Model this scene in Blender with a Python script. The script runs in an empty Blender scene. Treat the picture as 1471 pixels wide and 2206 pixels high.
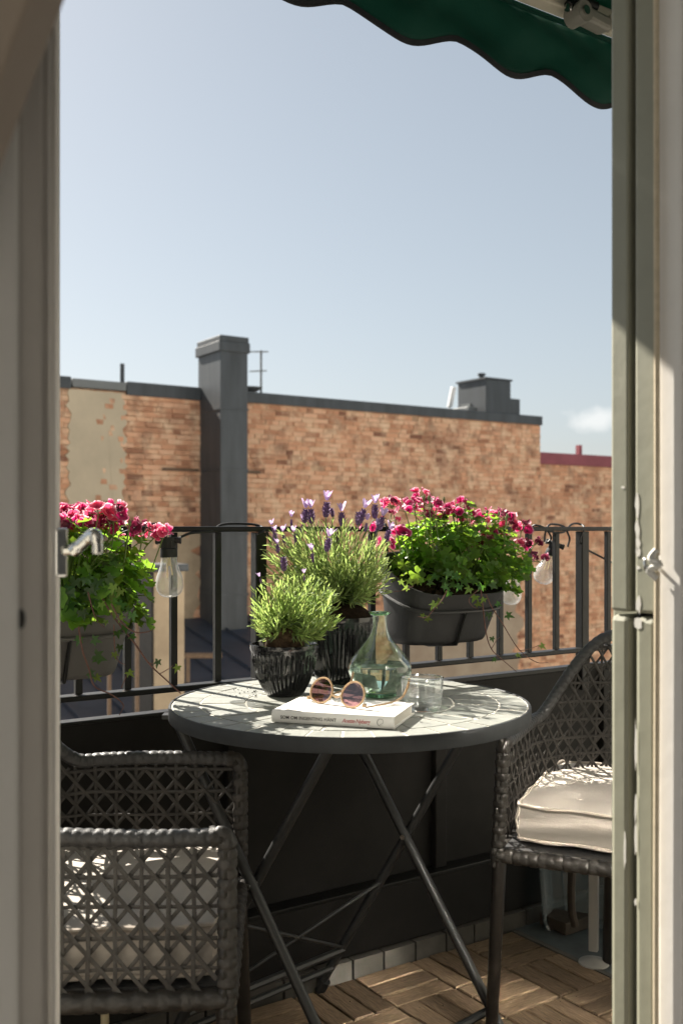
import bpy, math, random
from mathutils import Vector, Matrix, Quaternion
R = math.radians
C = bpy.context.scene.collection
SC = bpy.context.scene
rnd = random.Random(7)

# ------------------------------------------------------------------ camera
EYE = 1.06
FPX = 2193.0                      # focal length in photo pixels (1471 x 2206)
cam = bpy.data.cameras.new('camera')
cam_o = bpy.data.objects.new('camera', cam); C.objects.link(cam_o)
cam_o.location = (0, 0, EYE); cam_o.rotation_euler = (R(90), 0, 0)
cam.sensor_fit = 'VERTICAL'; cam.sensor_height = 36.0; cam.sensor_width = 24.0
cam.lens = FPX / 2206 * 36.0
cam.shift_y = 34.0 / 2206
cam.clip_start = 0.02; cam.clip_end = 3000
cam.dof.use_dof = True; cam.dof.focus_distance = 2.05; cam.dof.aperture_fstop = 5.6
SC.camera = cam_o

# ------------------------------------------------------------------ light
SUN_EL, SUN_AZ = R(40), R(-45)    # azimuth from +Y (view direction) towards +X
to_sun = Vector((math.sin(SUN_AZ) * math.cos(SUN_EL), math.cos(SUN_AZ) * math.cos(SUN_EL), math.sin(SUN_EL)))
sun = bpy.data.lights.new('sun', 'SUN'); sun.energy = 5.0; sun.angle = R(0.5); sun.color = (1.0, 0.93, 0.82)
sun_o = bpy.data.objects.new('sun', sun); C.objects.link(sun_o)
sun_o.rotation_euler = (-to_sun).to_track_quat('-Z', 'Y').to_euler(); sun_o.location = (-6, 6, 9)

CLOUD = 5.6
world = bpy.data.worlds.new('World'); SC.world = world; world.use_nodes = True
nt = world.node_tree; nt.nodes.clear()
w_out = nt.nodes.new('ShaderNodeOutputWorld'); w_bg = nt.nodes.new('ShaderNodeBackground')
w_sky = nt.nodes.new('ShaderNodeTexSky'); w_sky.sky_type = 'NISHITA'; w_sky.sun_disc = False
w_sky.sun_elevation = SUN_EL; w_sky.sun_rotation = SUN_AZ
w_sky.altitude = 50; w_sky.air_density = 1.0; w_sky.dust_density = 1.0; w_sky.ozone_density = 1.5
w_bg.inputs['Strength'].default_value = 0.0615
w_gm = nt.nodes.new('ShaderNodeGamma'); w_gm.inputs[1].default_value = 0.72
w_hs = nt.nodes.new('ShaderNodeHueSaturation'); w_hs.inputs['Saturation'].default_value = 0.60; w_hs.inputs['Hue'].default_value = 0.488
nt.links.new(w_sky.outputs[0], w_gm.inputs[0]); nt.links.new(w_gm.outputs[0], w_hs.inputs['Color'])
# one small cumulus low in the sky to the right
w_tc = nt.nodes.new('ShaderNodeTexCoord'); cdir = Vector(((1285 - 735.5) / FPX, 1, (1137 - 903) / FPX)).normalized()
w_rel = nt.nodes.new('ShaderNodeVectorMath'); w_rel.operation = 'SUBTRACT'; w_rel.inputs[1].default_value = cdir
w_nm = nt.nodes.new('ShaderNodeVectorMath'); w_nm.operation = 'NORMALIZE'; nt.links.new(w_tc.outputs['Generated'], w_nm.inputs[0]); nt.links.new(w_nm.outputs[0], w_rel.inputs[0])
w_nz = nt.nodes.new('ShaderNodeTexNoise'); w_nz.inputs['Scale'].default_value = 60; w_nz.inputs['Detail'].default_value = 5; nt.links.new(w_nm.outputs[0], w_nz.inputs['Vector'])
w_sc = nt.nodes.new('ShaderNodeVectorMath'); w_sc.operation = 'MULTIPLY'; w_sc.inputs[1].default_value = (38, 38, 95); nt.links.new(w_rel.outputs[0], w_sc.inputs[0])
w_ln = nt.nodes.new('ShaderNodeVectorMath'); w_ln.operation = 'LENGTH'; nt.links.new(w_sc.outputs[0], w_ln.inputs[0])
w_ad = nt.nodes.new('ShaderNodeMath'); w_ad.operation = 'MULTIPLY_ADD'; w_ad.inputs[1].default_value = 1.5; nt.links.new(w_nz.outputs['Fac'], w_ad.inputs[0]); nt.links.new(w_ln.outputs['Value'], w_ad.inputs[2])
w_mr = nt.nodes.new('ShaderNodeMapRange'); w_mr.inputs['From Min'].default_value = 2.0; w_mr.inputs['From Max'].default_value = 1.15; w_mr.inputs['To Max'].default_value = .62; nt.links.new(w_ad.outputs[0], w_mr.inputs['Value'])
w_cm = nt.nodes.new('ShaderNodeMixRGB'); w_cm.inputs[2].default_value = (CLOUD, CLOUD, CLOUD * .98, 1)
nt.links.new(w_mr.outputs[0], w_cm.inputs[0]); nt.links.new(w_hs.outputs[0], w_cm.inputs[1]); nt.links.new(w_cm.outputs[0], w_bg.inputs['Color']); nt.links.new(w_bg.outputs[0], w_out.inputs[0])

SC.view_settings.view_transform = 'Standard'
try: SC.view_settings.look = 'None'
except Exception: pass
SC.view_settings.exposure = 1.65; SC.view_settings.gamma = 1.0; SC.view_settings.use_curve_mapping = False
SC.render.engine = 'CYCLES'
cy = SC.cycles
cy.use_denoising = True
try: cy.denoiser = 'OPENIMAGEDENOISE'
except Exception: pass
cy.max_bounces = 10; cy.transparent_max_bounces = 16; cy.transmission_bounces = 10
cy.caustics_reflective = True; cy.caustics_refractive = True; cy.blur_glossy = 0.2
cy.sample_clamp_indirect = 40.0

# ------------------------------------------------------------------ helpers
def P(px, py, d):
    """point at photo pixel and distance along the view axis (used to measure sizes from the photo)"""
    return Vector(((px - 735.5) / FPX * d, d, EYE - (py - 1137) / FPX * d))

UH = Vector((0.830, 0.558, 0)); NH = Vector((0.558, -0.830, 0)); ZH = Vector((0, 0, 1))
O_RAIL = Vector((0, 2.437, 0))
O_BRICK = Vector((0, 17.89, 0))
def W(u, v, z): return O_RAIL + UH * u + NH * v + ZH * z
def B(u, v, z): return O_BRICK + UH * u + NH * v + ZH * z

class MB:
    def __init__(s): s.v = []; s.f = []; s.uv = []; s.use_uv = False
    def add(s, vs, fs, uvs=None):
        n = len(s.v); s.v.extend(Vector(p) for p in vs); s.f.extend(tuple(i + n for i in f) for f in fs)
        if uvs is not None: s.use_uv = True; s.uv.extend(uvs)
        else: s.uv.extend([(0, 0)] * len(vs))
        return s
    def obox(s, c, a, b, d):
        """box with centre c and half axes a, b, d"""
        c = Vector(c); vs = [c + a * i + b * j + d * k for i in (-1, 1) for j in (-1, 1) for k in (-1, 1)]
        fs = [(0, 1, 3, 2), (4, 6, 7, 5), (0, 4, 5, 1), (2, 3, 7, 6), (0, 2, 6, 4), (1, 5, 7, 3)]
        if a.cross(b).dot(d) < 0: fs = [f[::-1] for f in fs]
        return s.add(vs, fs)
    def box(s, c, sx, sy, sz): return s.obox(c, Vector((sx / 2, 0, 0)), Vector((0, sy / 2, 0)), Vector((0, 0, sz / 2)))
    def wbox(s, u0, u1, v0, v1, z0, z1, fr=W):
        c = fr((u0 + u1) / 2, (v0 + v1) / 2, (z0 + z1) / 2)
        return s.obox(c, UH * ((u1 - u0) / 2), NH * ((v1 - v0) / 2), ZH * ((z1 - z0) / 2))
    def tube(s, pts, r, n=8, cap=True, up=None):
        pts = [Vector(p) for p in pts]; m = len(pts)
        rs = r if isinstance(r, (list, tuple)) else [r] * m
        t0 = (pts[1] - pts[0]).normalized()
        ref = Vector((0, 0, 1)) if abs(t0.z) < 0.9 else Vector((1, 0, 0))
        nrm = (ref - t0 * ref.dot(t0)).normalized()
        vs = []
        for i, p in enumerate(pts):
            t = (pts[min(i + 1, m - 1)] - pts[max(i - 1, 0)])
            t = t.normalized() if t.length > 1e-9 else t0
            nrm = (nrm - t * nrm.dot(t)); nrm = nrm.normalized() if nrm.length > 1e-6 else t.orthogonal().normalized()
            bn = t.cross(nrm)
            for k in range(n):
                a = 2 * math.pi * k / n
                vs.append(p + (nrm * math.cos(a) + bn * math.sin(a)) * rs[i])
        fs = []
        for i in range(m - 1):
            for k in range(n):
                k2 = (k + 1) % n
                fs.append((i * n + k, i * n + k2, (i + 1) * n + k2, (i + 1) * n + k))
        if cap:
            fs.append(tuple(range(n - 1, -1, -1))); fs.append(tuple((m - 1) * n + k for k in range(n)))
        return s.add(vs, fs)
    def disp_tube(s, pts, r, n, fn):
        """tube whose surface is displaced by fn(length, angle)"""
        m = len(pts); L = 0; vs = []
        t0 = (pts[1] - pts[0]).normalized(); ref = Vector((0, 0, 1)) if abs(t0.z) < 0.9 else Vector((1, 0, 0))
        nrm = (ref - t0 * ref.dot(t0)).normalized()
        for i, p in enumerate(pts):
            t = (pts[min(i + 1, m - 1)] - pts[max(i - 1, 0)]).normalized()
            nrm = (nrm - t * nrm.dot(t)).normalized(); bn = t.cross(nrm)
            if i: L += (p - pts[i - 1]).length
            rr = r[i] if isinstance(r, list) else r
            for k in range(n):
                a = 2 * math.pi * k / n
                vs.append(p + (nrm * math.cos(a) + bn * math.sin(a)) * (rr + fn(L, a)))
        fs = [(i * n + k, i * n + (k + 1) % n, (i + 1) * n + (k + 1) % n, (i + 1) * n + k) for i in range(m - 1) for k in range(n)]
        fs.append(tuple(range(n - 1, -1, -1))); fs.append(tuple((m - 1) * n + k for k in range(n)))
        return s.add(vs, fs)
    def lathe(s, prof, n, c, fn=None, cap0=False, cap1=False):
        c = Vector(c); vs = []
        for i, (r, z) in enumerate(prof):
            for k in range(n):
                a = 2 * math.pi * k / n
                rr = r * (fn(a, i) if fn else 1)
                vs.append(c + Vector((rr * math.cos(a), rr * math.sin(a), z)))
        fs = [(i * n + k, i * n + (k + 1) % n, (i + 1) * n + (k + 1) % n, (i + 1) * n + k) for i in range(len(prof) - 1) for k in range(n)]
        if cap0: fs.append(tuple(range(n - 1, -1, -1)))
        if cap1: fs.append(tuple((len(prof) - 1) * n + k for k in range(n)))
        return s.add(vs, fs)
    def prism(s, poly, d):
        """closed polygon (list of points) swept by vector d"""
        n = len(poly); poly = [Vector(p) for p in poly]
        nr = Vector((0, 0, 0))
        for i in range(n): nr += poly[i].cross(poly[(i + 1) % n])
        if nr.dot(d) > 0: poly = poly[::-1]
        vs = poly + [p + d for p in poly]
        fs = [tuple(range(n)), tuple(range(2 * n - 1, n - 1, -1))] + [(i, i + n, (i + 1) % n + n, (i + 1) % n) for i in range(n)]
        return s.add(vs, fs)
    def ribbon(s, pts, nrms, w, t):
        """flat strip of width w and thickness t along pts, facing nrms"""
        m = len(pts); vs = []
        for i, p in enumerate(pts):
            tg = (pts[min(i + 1, m - 1)] - pts[max(i - 1, 0)]).normalized()
            sd = tg.cross(nrms[i]).normalized() * (w / 2); nn = nrms[i].normalized() * (t / 2)
            vs += [p - sd - nn * .3, p - sd * .6 + nn, p + sd * .6 + nn, p + sd - nn * .3, p - nn]
        fs = []
        for i in range(m - 1):
            for k in range(5):
                k2 = (k + 1) % 5; fs.append((i * 5 + k, (i + 1) * 5 + k, (i + 1) * 5 + k2, i * 5 + k2))
        fs += [(0, 1, 2, 3, 4), tuple((m - 1) * 5 + k for k in (4, 3, 2, 1, 0))]
        return s.add(vs, fs)

WL = {}
def finish(me, m, smooth):
    if m is not None:
        for q in (m if isinstance(m, (list, tuple)) else [m]): me.materials.append(q)
    if smooth:
        me.shade_smooth()
        if smooth < 179: me.set_sharp_from_angle(angle=R(smooth))
def build(name, mb, m, parent=None, smooth=40, bevel=0, label=None, kind=None, solid=0, centre=True):
    me = bpy.data.meshes.new(name)
    c = Vector((0, 0, 0))
    if centre and mb.v:
        lo = Vector((min(p.x for p in mb.v), min(p.y for p in mb.v), min(p.z for p in mb.v)))
        hi = Vector((max(p.x for p in mb.v), max(p.y for p in mb.v), max(p.z for p in mb.v)))
        c = (lo + hi) / 2
        if parent is None: c.z = lo.z
    me.from_pydata([tuple(p - c) for p in mb.v], [], mb.f)
    if mb.use_uv:
        lay = me.uv_layers.new(name='UVMap')
        for lp in me.loops: lay.data[lp.index].uv = mb.uv[lp.vertex_index]
    finish(me, m, smooth); me.update()
    o = bpy.data.objects.new(name, me); C.objects.link(o)
    place(o, c, parent)
    if bevel:
        b = o.modifiers.new('bevel', 'BEVEL'); b.width = bevel; b.segments = 2; b.limit_method = 'ANGLE'; b.angle_limit = R(40)
    if solid:
        b = o.modifiers.new('thickness', 'SOLIDIFY'); b.thickness = solid; b.offset = 0
    if label: o['label'] = label
    if kind: o['kind'] = kind
    return o
def place(o, c, parent):
    if parent is not None:
        o.parent = parent; o.location = Vector(c) - WL[parent.name]
    else: o.location = c
    WL[o.name] = Vector(c)
def inst(name, me, M, parent):
    """object sharing mesh data, placed by world matrix M (parents are never rotated here)"""
    o = bpy.data.objects.new(name, me); C.objects.link(o); o.parent = parent
    o.matrix_basis = Matrix.Translation(-WL[parent.name]) @ M
    return o
def thing(name, loc, label, cat, group=None):
    o = bpy.data.objects.new(name, None); C.objects.link(o); o.location = loc; o.empty_display_size = 0.05
    WL[o.name] = Vector(loc); o['label'] = label; o['category'] = cat
    if group: o['group'] = group
    return o
def tag(o, label, cat, group=None):
    o['label'] = label; o['category'] = cat
    if group: o['group'] = group
    return o
def structure(o): o['kind'] = 'structure'; return o
def copy_tree(o, parent=None):
    c = o.copy(); C.objects.link(c)
    if parent is not None: c.parent = parent
    for ch in list(o.children): copy_tree(ch, c)
    return c
def smoothstep(a, b, x):
    t = min(1, max(0, (x - a) / (b - a))); return t * t * (3 - 2 * t)
def catmull(pts, n):
    pts = [Vector(p) for p in pts]; out = []
    ext = [pts[0] * 2 - pts[1]] + pts + [pts[-1] * 2 - pts[-2]]
    for i in range(1, len(ext) - 2):
        a, b, c, d = ext[i - 1:i + 3]
        for k in range(n):
            t = k / n
            out.append(0.5 * ((2 * b) + (c - a) * t + (2 * a - 5 * b + 4 * c - d) * t * t + (3 * b - a - 3 * c + d) * t ** 3))
    out.append(pts[-1]); return out

# ------------------------------------------------------------------ materials
def N(t, k): return t.nodes.new('ShaderNode' + k)
def mat(name, col, rough=0.5, metal=0.0, var=0.0, vscale=8.0, col2=None, bump=0.0, bscale=60.0, spec=0.5, stretch=None, obj_var=0.0, coat=0.0, detail=6.0):
    """principled surface with noise colour variation, fine relief and per-piece variation"""
    m = bpy.data.materials.new(name); m.use_nodes = True; t = m.node_tree
    p = t.nodes['Principled BSDF']
    p.inputs['Roughness'].default_value = rough; p.inputs['Metallic'].default_value = metal
    p.inputs['Specular IOR Level'].default_value = spec; p.inputs['Coat Weight'].default_value = coat
    geo = N(t, 'NewGeometry'); src = geo.outputs['Position']
    if stretch:
        mp = N(t, 'Mapping'); mp.inputs['Scale'].default_value = stretch
        tc = N(t, 'TexCoord'); t.links.new(tc.outputs['Object'], mp.inputs['Vector']); src = mp.outputs[0]
    out = None
    c1 = tuple(col) + (1,)
    c2 = tuple(col2) + (1,) if col2 else tuple(max(0, c * (1 - var)) for c in col) + (1,)
    if var or col2:
        nz = N(t, 'TexNoise'); nz.inputs['Scale'].default_value = vscale; nz.inputs['Detail'].default_value = detail; nz.inputs['Roughness'].default_value = 0.65
        t.links.new(src, nz.inputs['Vector'])
        rp = N(t, 'ValToRGB'); rp.color_ramp.elements[0].position = 0.32; rp.color_ramp.elements[1].position = 0.68
        rp.color_ramp.elements[0].color = c2; rp.color_ramp.elements[1].color = c1
        t.links.new(nz.outputs['Fac'], rp.inputs[0]); out = rp.outputs[0]
        mr = N(t, 'MapRange'); mr.inputs['To Min'].default_value = min(1, rough * 1.2); mr.inputs['To Max'].default_value = rough * 0.85
        t.links.new(nz.outputs['Fac'], mr.inputs['Value']); t.links.new(mr.outputs[0], p.inputs['Roughness'])
    if obj_var:
        oi = N(t, 'ObjectInfo'); rp_i = geo.outputs['Random Per Island']
        ad = N(t, 'Math'); ad.operation = 'ADD'; t.links.new(oi.outputs['Random'], ad.inputs[0]); t.links.new(rp_i, ad.inputs[1])
        fr = N(t, 'Math'); fr.operation = 'FRACT'; t.links.new(ad.outputs[0], fr.inputs[0])
        mr2 = N(t, 'MapRange'); mr2.inputs['To Min'].default_value = 1 - obj_var; mr2.inputs['To Max'].default_value = 1 + obj_var
        t.links.new(fr.outputs[0], mr2.inputs['Value'])
        hs = N(t, 'HueSaturation'); t.links.new(mr2.outputs[0], hs.inputs['Value'])
        if out is not None: t.links.new(out, hs.inputs['Color'])
        else: hs.inputs['Color'].default_value = c1
        out = hs.outputs[0]
    if out is not None: t.links.new(out, p.inputs['Base Color'])
    else: p.inputs['Base Color'].default_value = c1
    if bump:
        n2 = N(t, 'TexNoise'); n2.inputs['Scale'].default_value = bscale; n2.inputs['Detail'].default_value = 5
        t.links.new(src, n2.inputs['Vector'])
        b = N(t, 'Bump'); b.inputs['Strength'].default_value = bump; b.inputs['Distance'].default_value = 0.004
        t.links.new(n2.outputs['Fac'], b.inputs['Height']); t.links.new(b.outputs[0], p.inputs['Normal'])
    return m

def leaf_mat(name, col, trans, rough=0.45, var=0.35, spec=0.4, tw=0.5):
    m = bpy.data.materials.new(name); m.use_nodes = True; t = m.node_tree
    p = t.nodes['Principled BSDF']; p.inputs['Roughness'].default_value = rough; p.inputs['Specular IOR Level'].default_value = spec
    out = t.nodes['Material Output']
    geo = N(t, 'NewGeometry'); oi = N(t, 'ObjectInfo')
    ad = N(t, 'Math'); ad.operation = 'ADD'; t.links.new(oi.outputs['Random'], ad.inputs[0]); t.links.new(geo.outputs['Random Per Island'], ad.inputs[1])
    fr = N(t, 'Math'); fr.operation = 'FRACT'; t.links.new(ad.outputs[0], fr.inputs[0])
    mr = N(t, 'MapRange'); mr.inputs['To Min'].default_value = 1 - var; mr.inputs['To Max'].default_value = 1 + var
    t.links.new(fr.outputs[0], mr.inputs['Value'])
    mh = N(t, 'MapRange'); mh.inputs['To Min'].default_value = 0.485; mh.inputs['To Max'].default_value = 0.515
    t.links.new(fr.outputs[0], mh.inputs['Value'])
    nz = N(t, 'TexNoise'); nz.inputs['Scale'].default_value = 160; t.links.new(geo.outputs['Position'], nz.inputs['Vector'])
    def tint(c):
        h = N(t, 'HueSaturation'); h.inputs['Color'].default_value = tuple(c) + (1,)
        t.links.new(mr.outputs[0], h.inputs['Value']); t.links.new(mh.outputs[0], h.inputs['Hue']); return h.outputs[0]
    t.links.new(tint(col), p.inputs['Base Color'])
    b = N(t, 'Bump'); b.inputs['Strength'].default_value = 0.35; b.inputs['Distance'].default_value = 0.003
    t.links.new(nz.outputs['Fac'], b.inputs['Height']); t.links.new(b.outputs[0], p.inputs['Normal'])
    tr = N(t, 'BsdfTranslucent'); t.links.new(tint(trans), tr.inputs['Color'])
    mx = N(t, 'MixShader'); mx.inputs[0].default_value = tw
    t.links.new(p.outputs[0], mx.inputs[1]); t.links.new(tr.outputs[0], mx.inputs[2]); t.links.new(mx.outputs[0], out.inputs[0])
    return m

def petal_mat(name, inner, mid, edge, tw=0.45):
    m = bpy.data.materials.new(name); m.use_nodes = True; t = m.node_tree
    p = t.nodes['Principled BSDF']; p.inputs['Roughness'].default_value = 0.5; out = t.nodes['Material Output']
    uv = N(t, 'UVMap'); sx = N(t, 'SeparateXYZ'); t.links.new(uv.outputs[0], sx.inputs[0])
    nz = N(t, 'TexNoise'); nz.inputs['Scale'].default_value = 260; g = N(t, 'NewGeometry'); t.links.new(g.outputs['Position'], nz.inputs['Vector'])
    ml = N(t, 'Math'); ml.operation = 'MULTIPLY_ADD'; ml.inputs[1].default_value = 0.35; t.links.new(nz.outputs['Fac'], ml.inputs[0])
    sb = N(t, 'Math'); sb.operation = 'SUBTRACT'; sb.inputs[1].default_value = 0.17; t.links.new(sx.outputs[0], sb.inputs[0]); t.links.new(sb.outputs[0], ml.inputs[2])
    rp = N(t, 'ValToRGB'); e = rp.color_ramp.elements
    e[0].position = 0.1; e[0].color = tuple(inner) + (1,); e[1].position = 1.0; e[1].color = tuple(edge) + (1,)
    k = e.new(0.55); k.color = tuple(mid) + (1,); k2 = e.new(0.84); k2.color = tuple(mid) + (1,)
    t.links.new(ml.outputs[0], rp.inputs[0]); t.links.new(rp.outputs[0], p.inputs['Base Color'])
    tr = N(t, 'BsdfTranslucent'); t.links.new(rp.outputs[0], tr.inputs['Color'])
    mx = N(t, 'MixShader'); mx.inputs[0].default_value = tw
    t.links.new(p.outputs[0], mx.inputs[1]); t.links.new(tr.outputs[0], mx.inputs[2]); t.links.new(mx.outputs[0], out.inputs[0])
    return m

def thin_glass(name, col=(1, 1, 1), gloss=1.0, milk=0.0):
    m = bpy.data.materials.new(name); m.use_nodes = True; t = m.node_tree
    t.nodes.remove(t.nodes['Principled BSDF']); out = t.nodes['Material Output']
    tr = N(t, 'BsdfTransparent'); tr.inputs[0].default_value = tuple(col) + (1,)
    gl = N(t, 'BsdfGlossy'); gl.inputs['Roughness'].default_value = 0.03; gl.inputs['Color'].default_value = (gloss, gloss, gloss, 1)
    lw = N(t, 'LayerWeight'); lw.inputs['Blend'].default_value = 0.35
    mr = N(t, 'MapRange'); mr.inputs['To Min'].default_value = 0.06; mr.inputs['To Max'].default_value = 0.75
    pw = N(t, 'Math'); pw.operation = 'POWER'; pw.inputs[1].default_value = 1.6
    t.links.new(lw.outputs['Facing'], pw.inputs[0]); t.links.new(pw.outputs[0], mr.inputs['Value'])
    mx = N(t, 'MixShader'); t.links.new(mr.outputs[0], mx.inputs[0]); t.links.new(tr.outputs[0], mx.inputs[1]); t.links.new(gl.outputs[0], mx.inputs[2])
    last = mx
    if milk:
        df = N(t, 'BsdfDiffuse'); df.inputs[0].default_value = (.8, .8, .78, 1)
        m2 = N(t, 'MixShader'); m2.inputs[0].default_value = milk
        t.links.new(mx.outputs[0], m2.inputs[1]); t.links.new(df.outputs[0], m2.inputs[2]); last = m2
    t.links.new(last.outputs[0], out.inputs[0]); return m
def glass(name, col, ior=1.45, rough=0.0):
    m = bpy.data.materials.new(name); m.use_nodes = True; p = m.node_tree.nodes['Principled BSDF']
    p.inputs['Base Color'].default_value = tuple(col) + (1,); p.inputs['Transmission Weight'].default_value = 1
    p.inputs['IOR'].default_value = ior; p.inputs['Roughness'].default_value = rough; return m

def brick_mat():
    m = bpy.data.materials.new('old_brick'); m.use_nodes = True; t = m.node_tree
    p = t.nodes['Principled BSDF']; p.inputs['Roughness'].default_value = 0.92; p.inputs['Specular IOR Level'].default_value = 0.15
    geo = N(t, 'NewGeometry'); oi = N(t, 'ObjectInfo')
    ad = N(t, 'Math'); ad.operation = 'ADD'; t.links.new(oi.outputs['Random'], ad.inputs[0]); t.links.new(geo.outputs['Random Per Island'], ad.inputs[1])
    fr = N(t, 'Math'); fr.operation = 'FRACT'; t.links.new(ad.outputs[0], fr.inputs[0])
    rp = N(t, 'ValToRGB'); e = rp.color_ramp.elements
    e[0].position = 0.0; e[0].color = (.22, .105, .07, 1); e[1].position = 1; e[1].color = (.62, .40, .26, 1)
    for ps, c in ((.09, (.44, .22, .13)), (.35, (.57, .30, .18)), (.6, (.64, .345, .21)), (.85, (.70, .42, .275))):
        k = e.new(ps); k.color = c + (1,)
    t.links.new(fr.outputs[0], rp.inputs[0])
    def noise(scale, detail, lo, hi):
        nz = N(t, 'TexNoise'); nz.inputs['Scale'].default_value = scale; nz.inputs['Detail'].default_value = detail; nz.inputs['Roughness'].default_value = .6
        t.links.new(geo.outputs['Position'], nz.inputs['Vector'])
        mr = N(t, 'MapRange'); mr.inputs['From Min'].default_value = lo; mr.inputs['From Max'].default_value = hi; t.links.new(nz.outputs['Fac'], mr.inputs['Value']); return mr.outputs[0]
    mx = N(t, 'MixRGB'); mx.inputs[2].default_value = (.24, .125, .085, 1)            # old soot stains
    st = N(t, 'Math'); st.operation = 'MULTIPLY'; st.inputs[1].default_value = .60; t.links.new(noise(.8, 7, .52, .70), st.inputs[0])
    t.links.new(st.outputs[0], mx.inputs[0]); t.links.new(rp.outputs[0], mx.inputs[1])
    m2 = N(t, 'MixRGB'); m2.inputs[2].default_value = (.74, .53, .36, 1)            # smeared mortar
    s2 = N(t, 'Math'); s2.operation = 'MULTIPLY'; s2.inputs[1].default_value = .88; t.links.new(noise(4.2, 9, .47, .68), s2.inputs[0])
    t.links.new(s2.outputs[0], m2.inputs[0]); t.links.new(mx.outputs[0], m2.inputs[1])
    m3 = N(t, 'MixRGB'); m3.inputs[2].default_value = (.22, .12, .08, 1)            # dark weathered patches
    s3 = N(t, 'Math'); s3.operation = 'MULTIPLY'; s3.inputs[1].default_value = .70; t.links.new(noise(3.4, 9, .52, .68), s3.inputs[0])
    t.links.new(s3.outputs[0], m3.inputs[0]); t.links.new(m2.outputs[0], m3.inputs[1])
    t.links.new(m3.outputs[0], p.inputs['Base Color'])
    return m

M = {}
M['brick'] = brick_mat()
M['mortar'] = mat('lime_mortar', (.66, .46, .30), .95, col2=(.28, .17, .11), vscale=4.5, spec=.1)
M['plaster'] = mat('weathered_plaster', (.55, .46, .335), .95, col2=(.45, .38, .28), vscale=1.6, spec=.1, bump=.5, bscale=12)
M['plaster_grey'] = mat('grey_plaster', (.40, .33, .25), .95, col2=(.30, .23, .17), vscale=2.0, spec=.1)
M['plaster_beige'] = mat('beige_render', (.46, .36, .25), .9, var=.25, vscale=4, spec=.1)
M['sheet_metal'] = mat('painted_sheet_metal', (.068, .077, .086), .5, col2=(.040, .045, .050), vscale=2.2, metal=.15, stretch=(2.2, 2.2, .35), bump=.15, bscale=6)
M['sheet_light'] = mat('worn_sheet_metal', (.19, .20, .20), .45, var=.3, vscale=1.2, metal=.2)
M['roof'] = mat('dark_standing_seam', (.045, .055, .075), .55, var=.4, vscale=1.6)
M['red_metal'] = mat('red_painted_metal', (.27, .07, .085), .6, var=.25, vscale=3)
M['black_iron'] = mat('black_painted_iron', (.011, .011, .0105), .38, spec=.35, var=.35, vscale=30, bump=.25, bscale=90)
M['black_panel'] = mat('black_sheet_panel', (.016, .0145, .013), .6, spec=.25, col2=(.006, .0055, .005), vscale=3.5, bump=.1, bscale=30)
M['deck'] = mat('weathered_acacia', (.225, .155, .095), .78, col2=(.085, .06, .04), vscale=3.2, stretch=(9, 70, 70), bump=.7, bscale=3, obj_var=.28, spec=.25)
M['slate'] = mat('slate_floor_tile', (.10, .115, .12), .6, var=.4, vscale=9, bump=.3, bscale=40, obj_var=.12)
M['paver'] = mat('pale_base_tile', (.095, .087, .075), .85, var=.35, vscale=14, obj_var=.15)
M['grout'] = mat('pale_grout', (.60, .575, .51), .9, var=.25, vscale=40)
M['concrete'] = mat('dark_concrete', (.10, .095, .085), .9, var=.4, vscale=8)
M['mosaic'] = mat('grey_green_slate', (.285, .29, .262), .5, col2=(.21, .218, .20), vscale=26, bump=.35, bscale=110, obj_var=.10)
M['table_band'] = mat('grey_painted_band', (.040, .043, .046), .6, spec=.3, var=.3, vscale=12, bump=.1, bscale=60)
M['leg_paint'] = mat('dark_grey_leg_paint', (.045, .046, .046), .38, var=.3, vscale=20, metal=.3)
M['wicker'] = mat('grey_brown_resin_wicker', (.050, .045, .040), .45, col2=(.022, .020, .018), vscale=45, bump=.35, bscale=160, obj_var=.18)
M['braid'] = mat('dark_grey_wicker_braid', (.066, .066, .067), .45, col2=(.033, .033, .034), vscale=60, bump=.3, bscale=200)
M['chair_leg'] = mat('dark_brown_chair_leg', (.028, .024, .021), .35, var=.4, vscale=40, bump=.2, bscale=80)
M['cushion'] = mat('sand_cotton', (.50, .455, .405), .95, var=.10, vscale=12, bump=.14, bscale=500, spec=.15)
M['cushion_seam'] = mat('sand_piping', (.50, .44, .38), .9, var=.12, vscale=30, spec=.15)
M['planter'] = mat('anthracite_plastic', (.028, .028, .029), .5, var=.2, vscale=14, bump=.12, bscale=160)
M['planter_grey'] = mat('grey_plastic', (.105, .10, .093), .6, var=.15, vscale=10, bump=.12, bscale=160)
M['soil'] = mat('potting_soil', (.035, .022, .014), .98, col2=(.012, .008, .006), vscale=90, bump=1.0, bscale=140, spec=.1)
M['rootball'] = mat('dry_root_ball', (.13, .085, .055), .98, col2=(.05, .032, .022), vscale=120, bump=1.0, bscale=160, spec=.1)
M['glaze'] = mat('black_glaze', (.010, .010, .011), .07, var=.3, vscale=25, spec=.6, bump=.22, bscale=70, coat=.4)
M['leaf'] = leaf_mat('geranium_leaf', (.07, .145, .022), (.33, .56, .05))
M['ivy'] = leaf_mat('ivy_leaf', (.035, .085, .022), (.13, .27, .03), rough=.3, spec=.6, tw=.4)
M['ivy_young'] = leaf_mat('young_ivy_leaf', (.14, .22, .045), (.32, .44, .07), rough=.35)
M['lavender'] = leaf_mat('lavender_leaf', (.27, .345, .125), (.43, .54, .16), rough=.6, var=.3, tw=.48)
M['lavender_lime'] = leaf_mat('lime_lavender_leaf', (.29, .38, .12), (.47, .61, .17), rough=.6, var=.3, tw=.48)
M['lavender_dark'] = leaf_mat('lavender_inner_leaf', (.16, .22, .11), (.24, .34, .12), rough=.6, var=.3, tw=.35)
M['stem'] = mat('green_stem', (.16, .24, .06), .6, var=.3, vscale=60)
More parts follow.
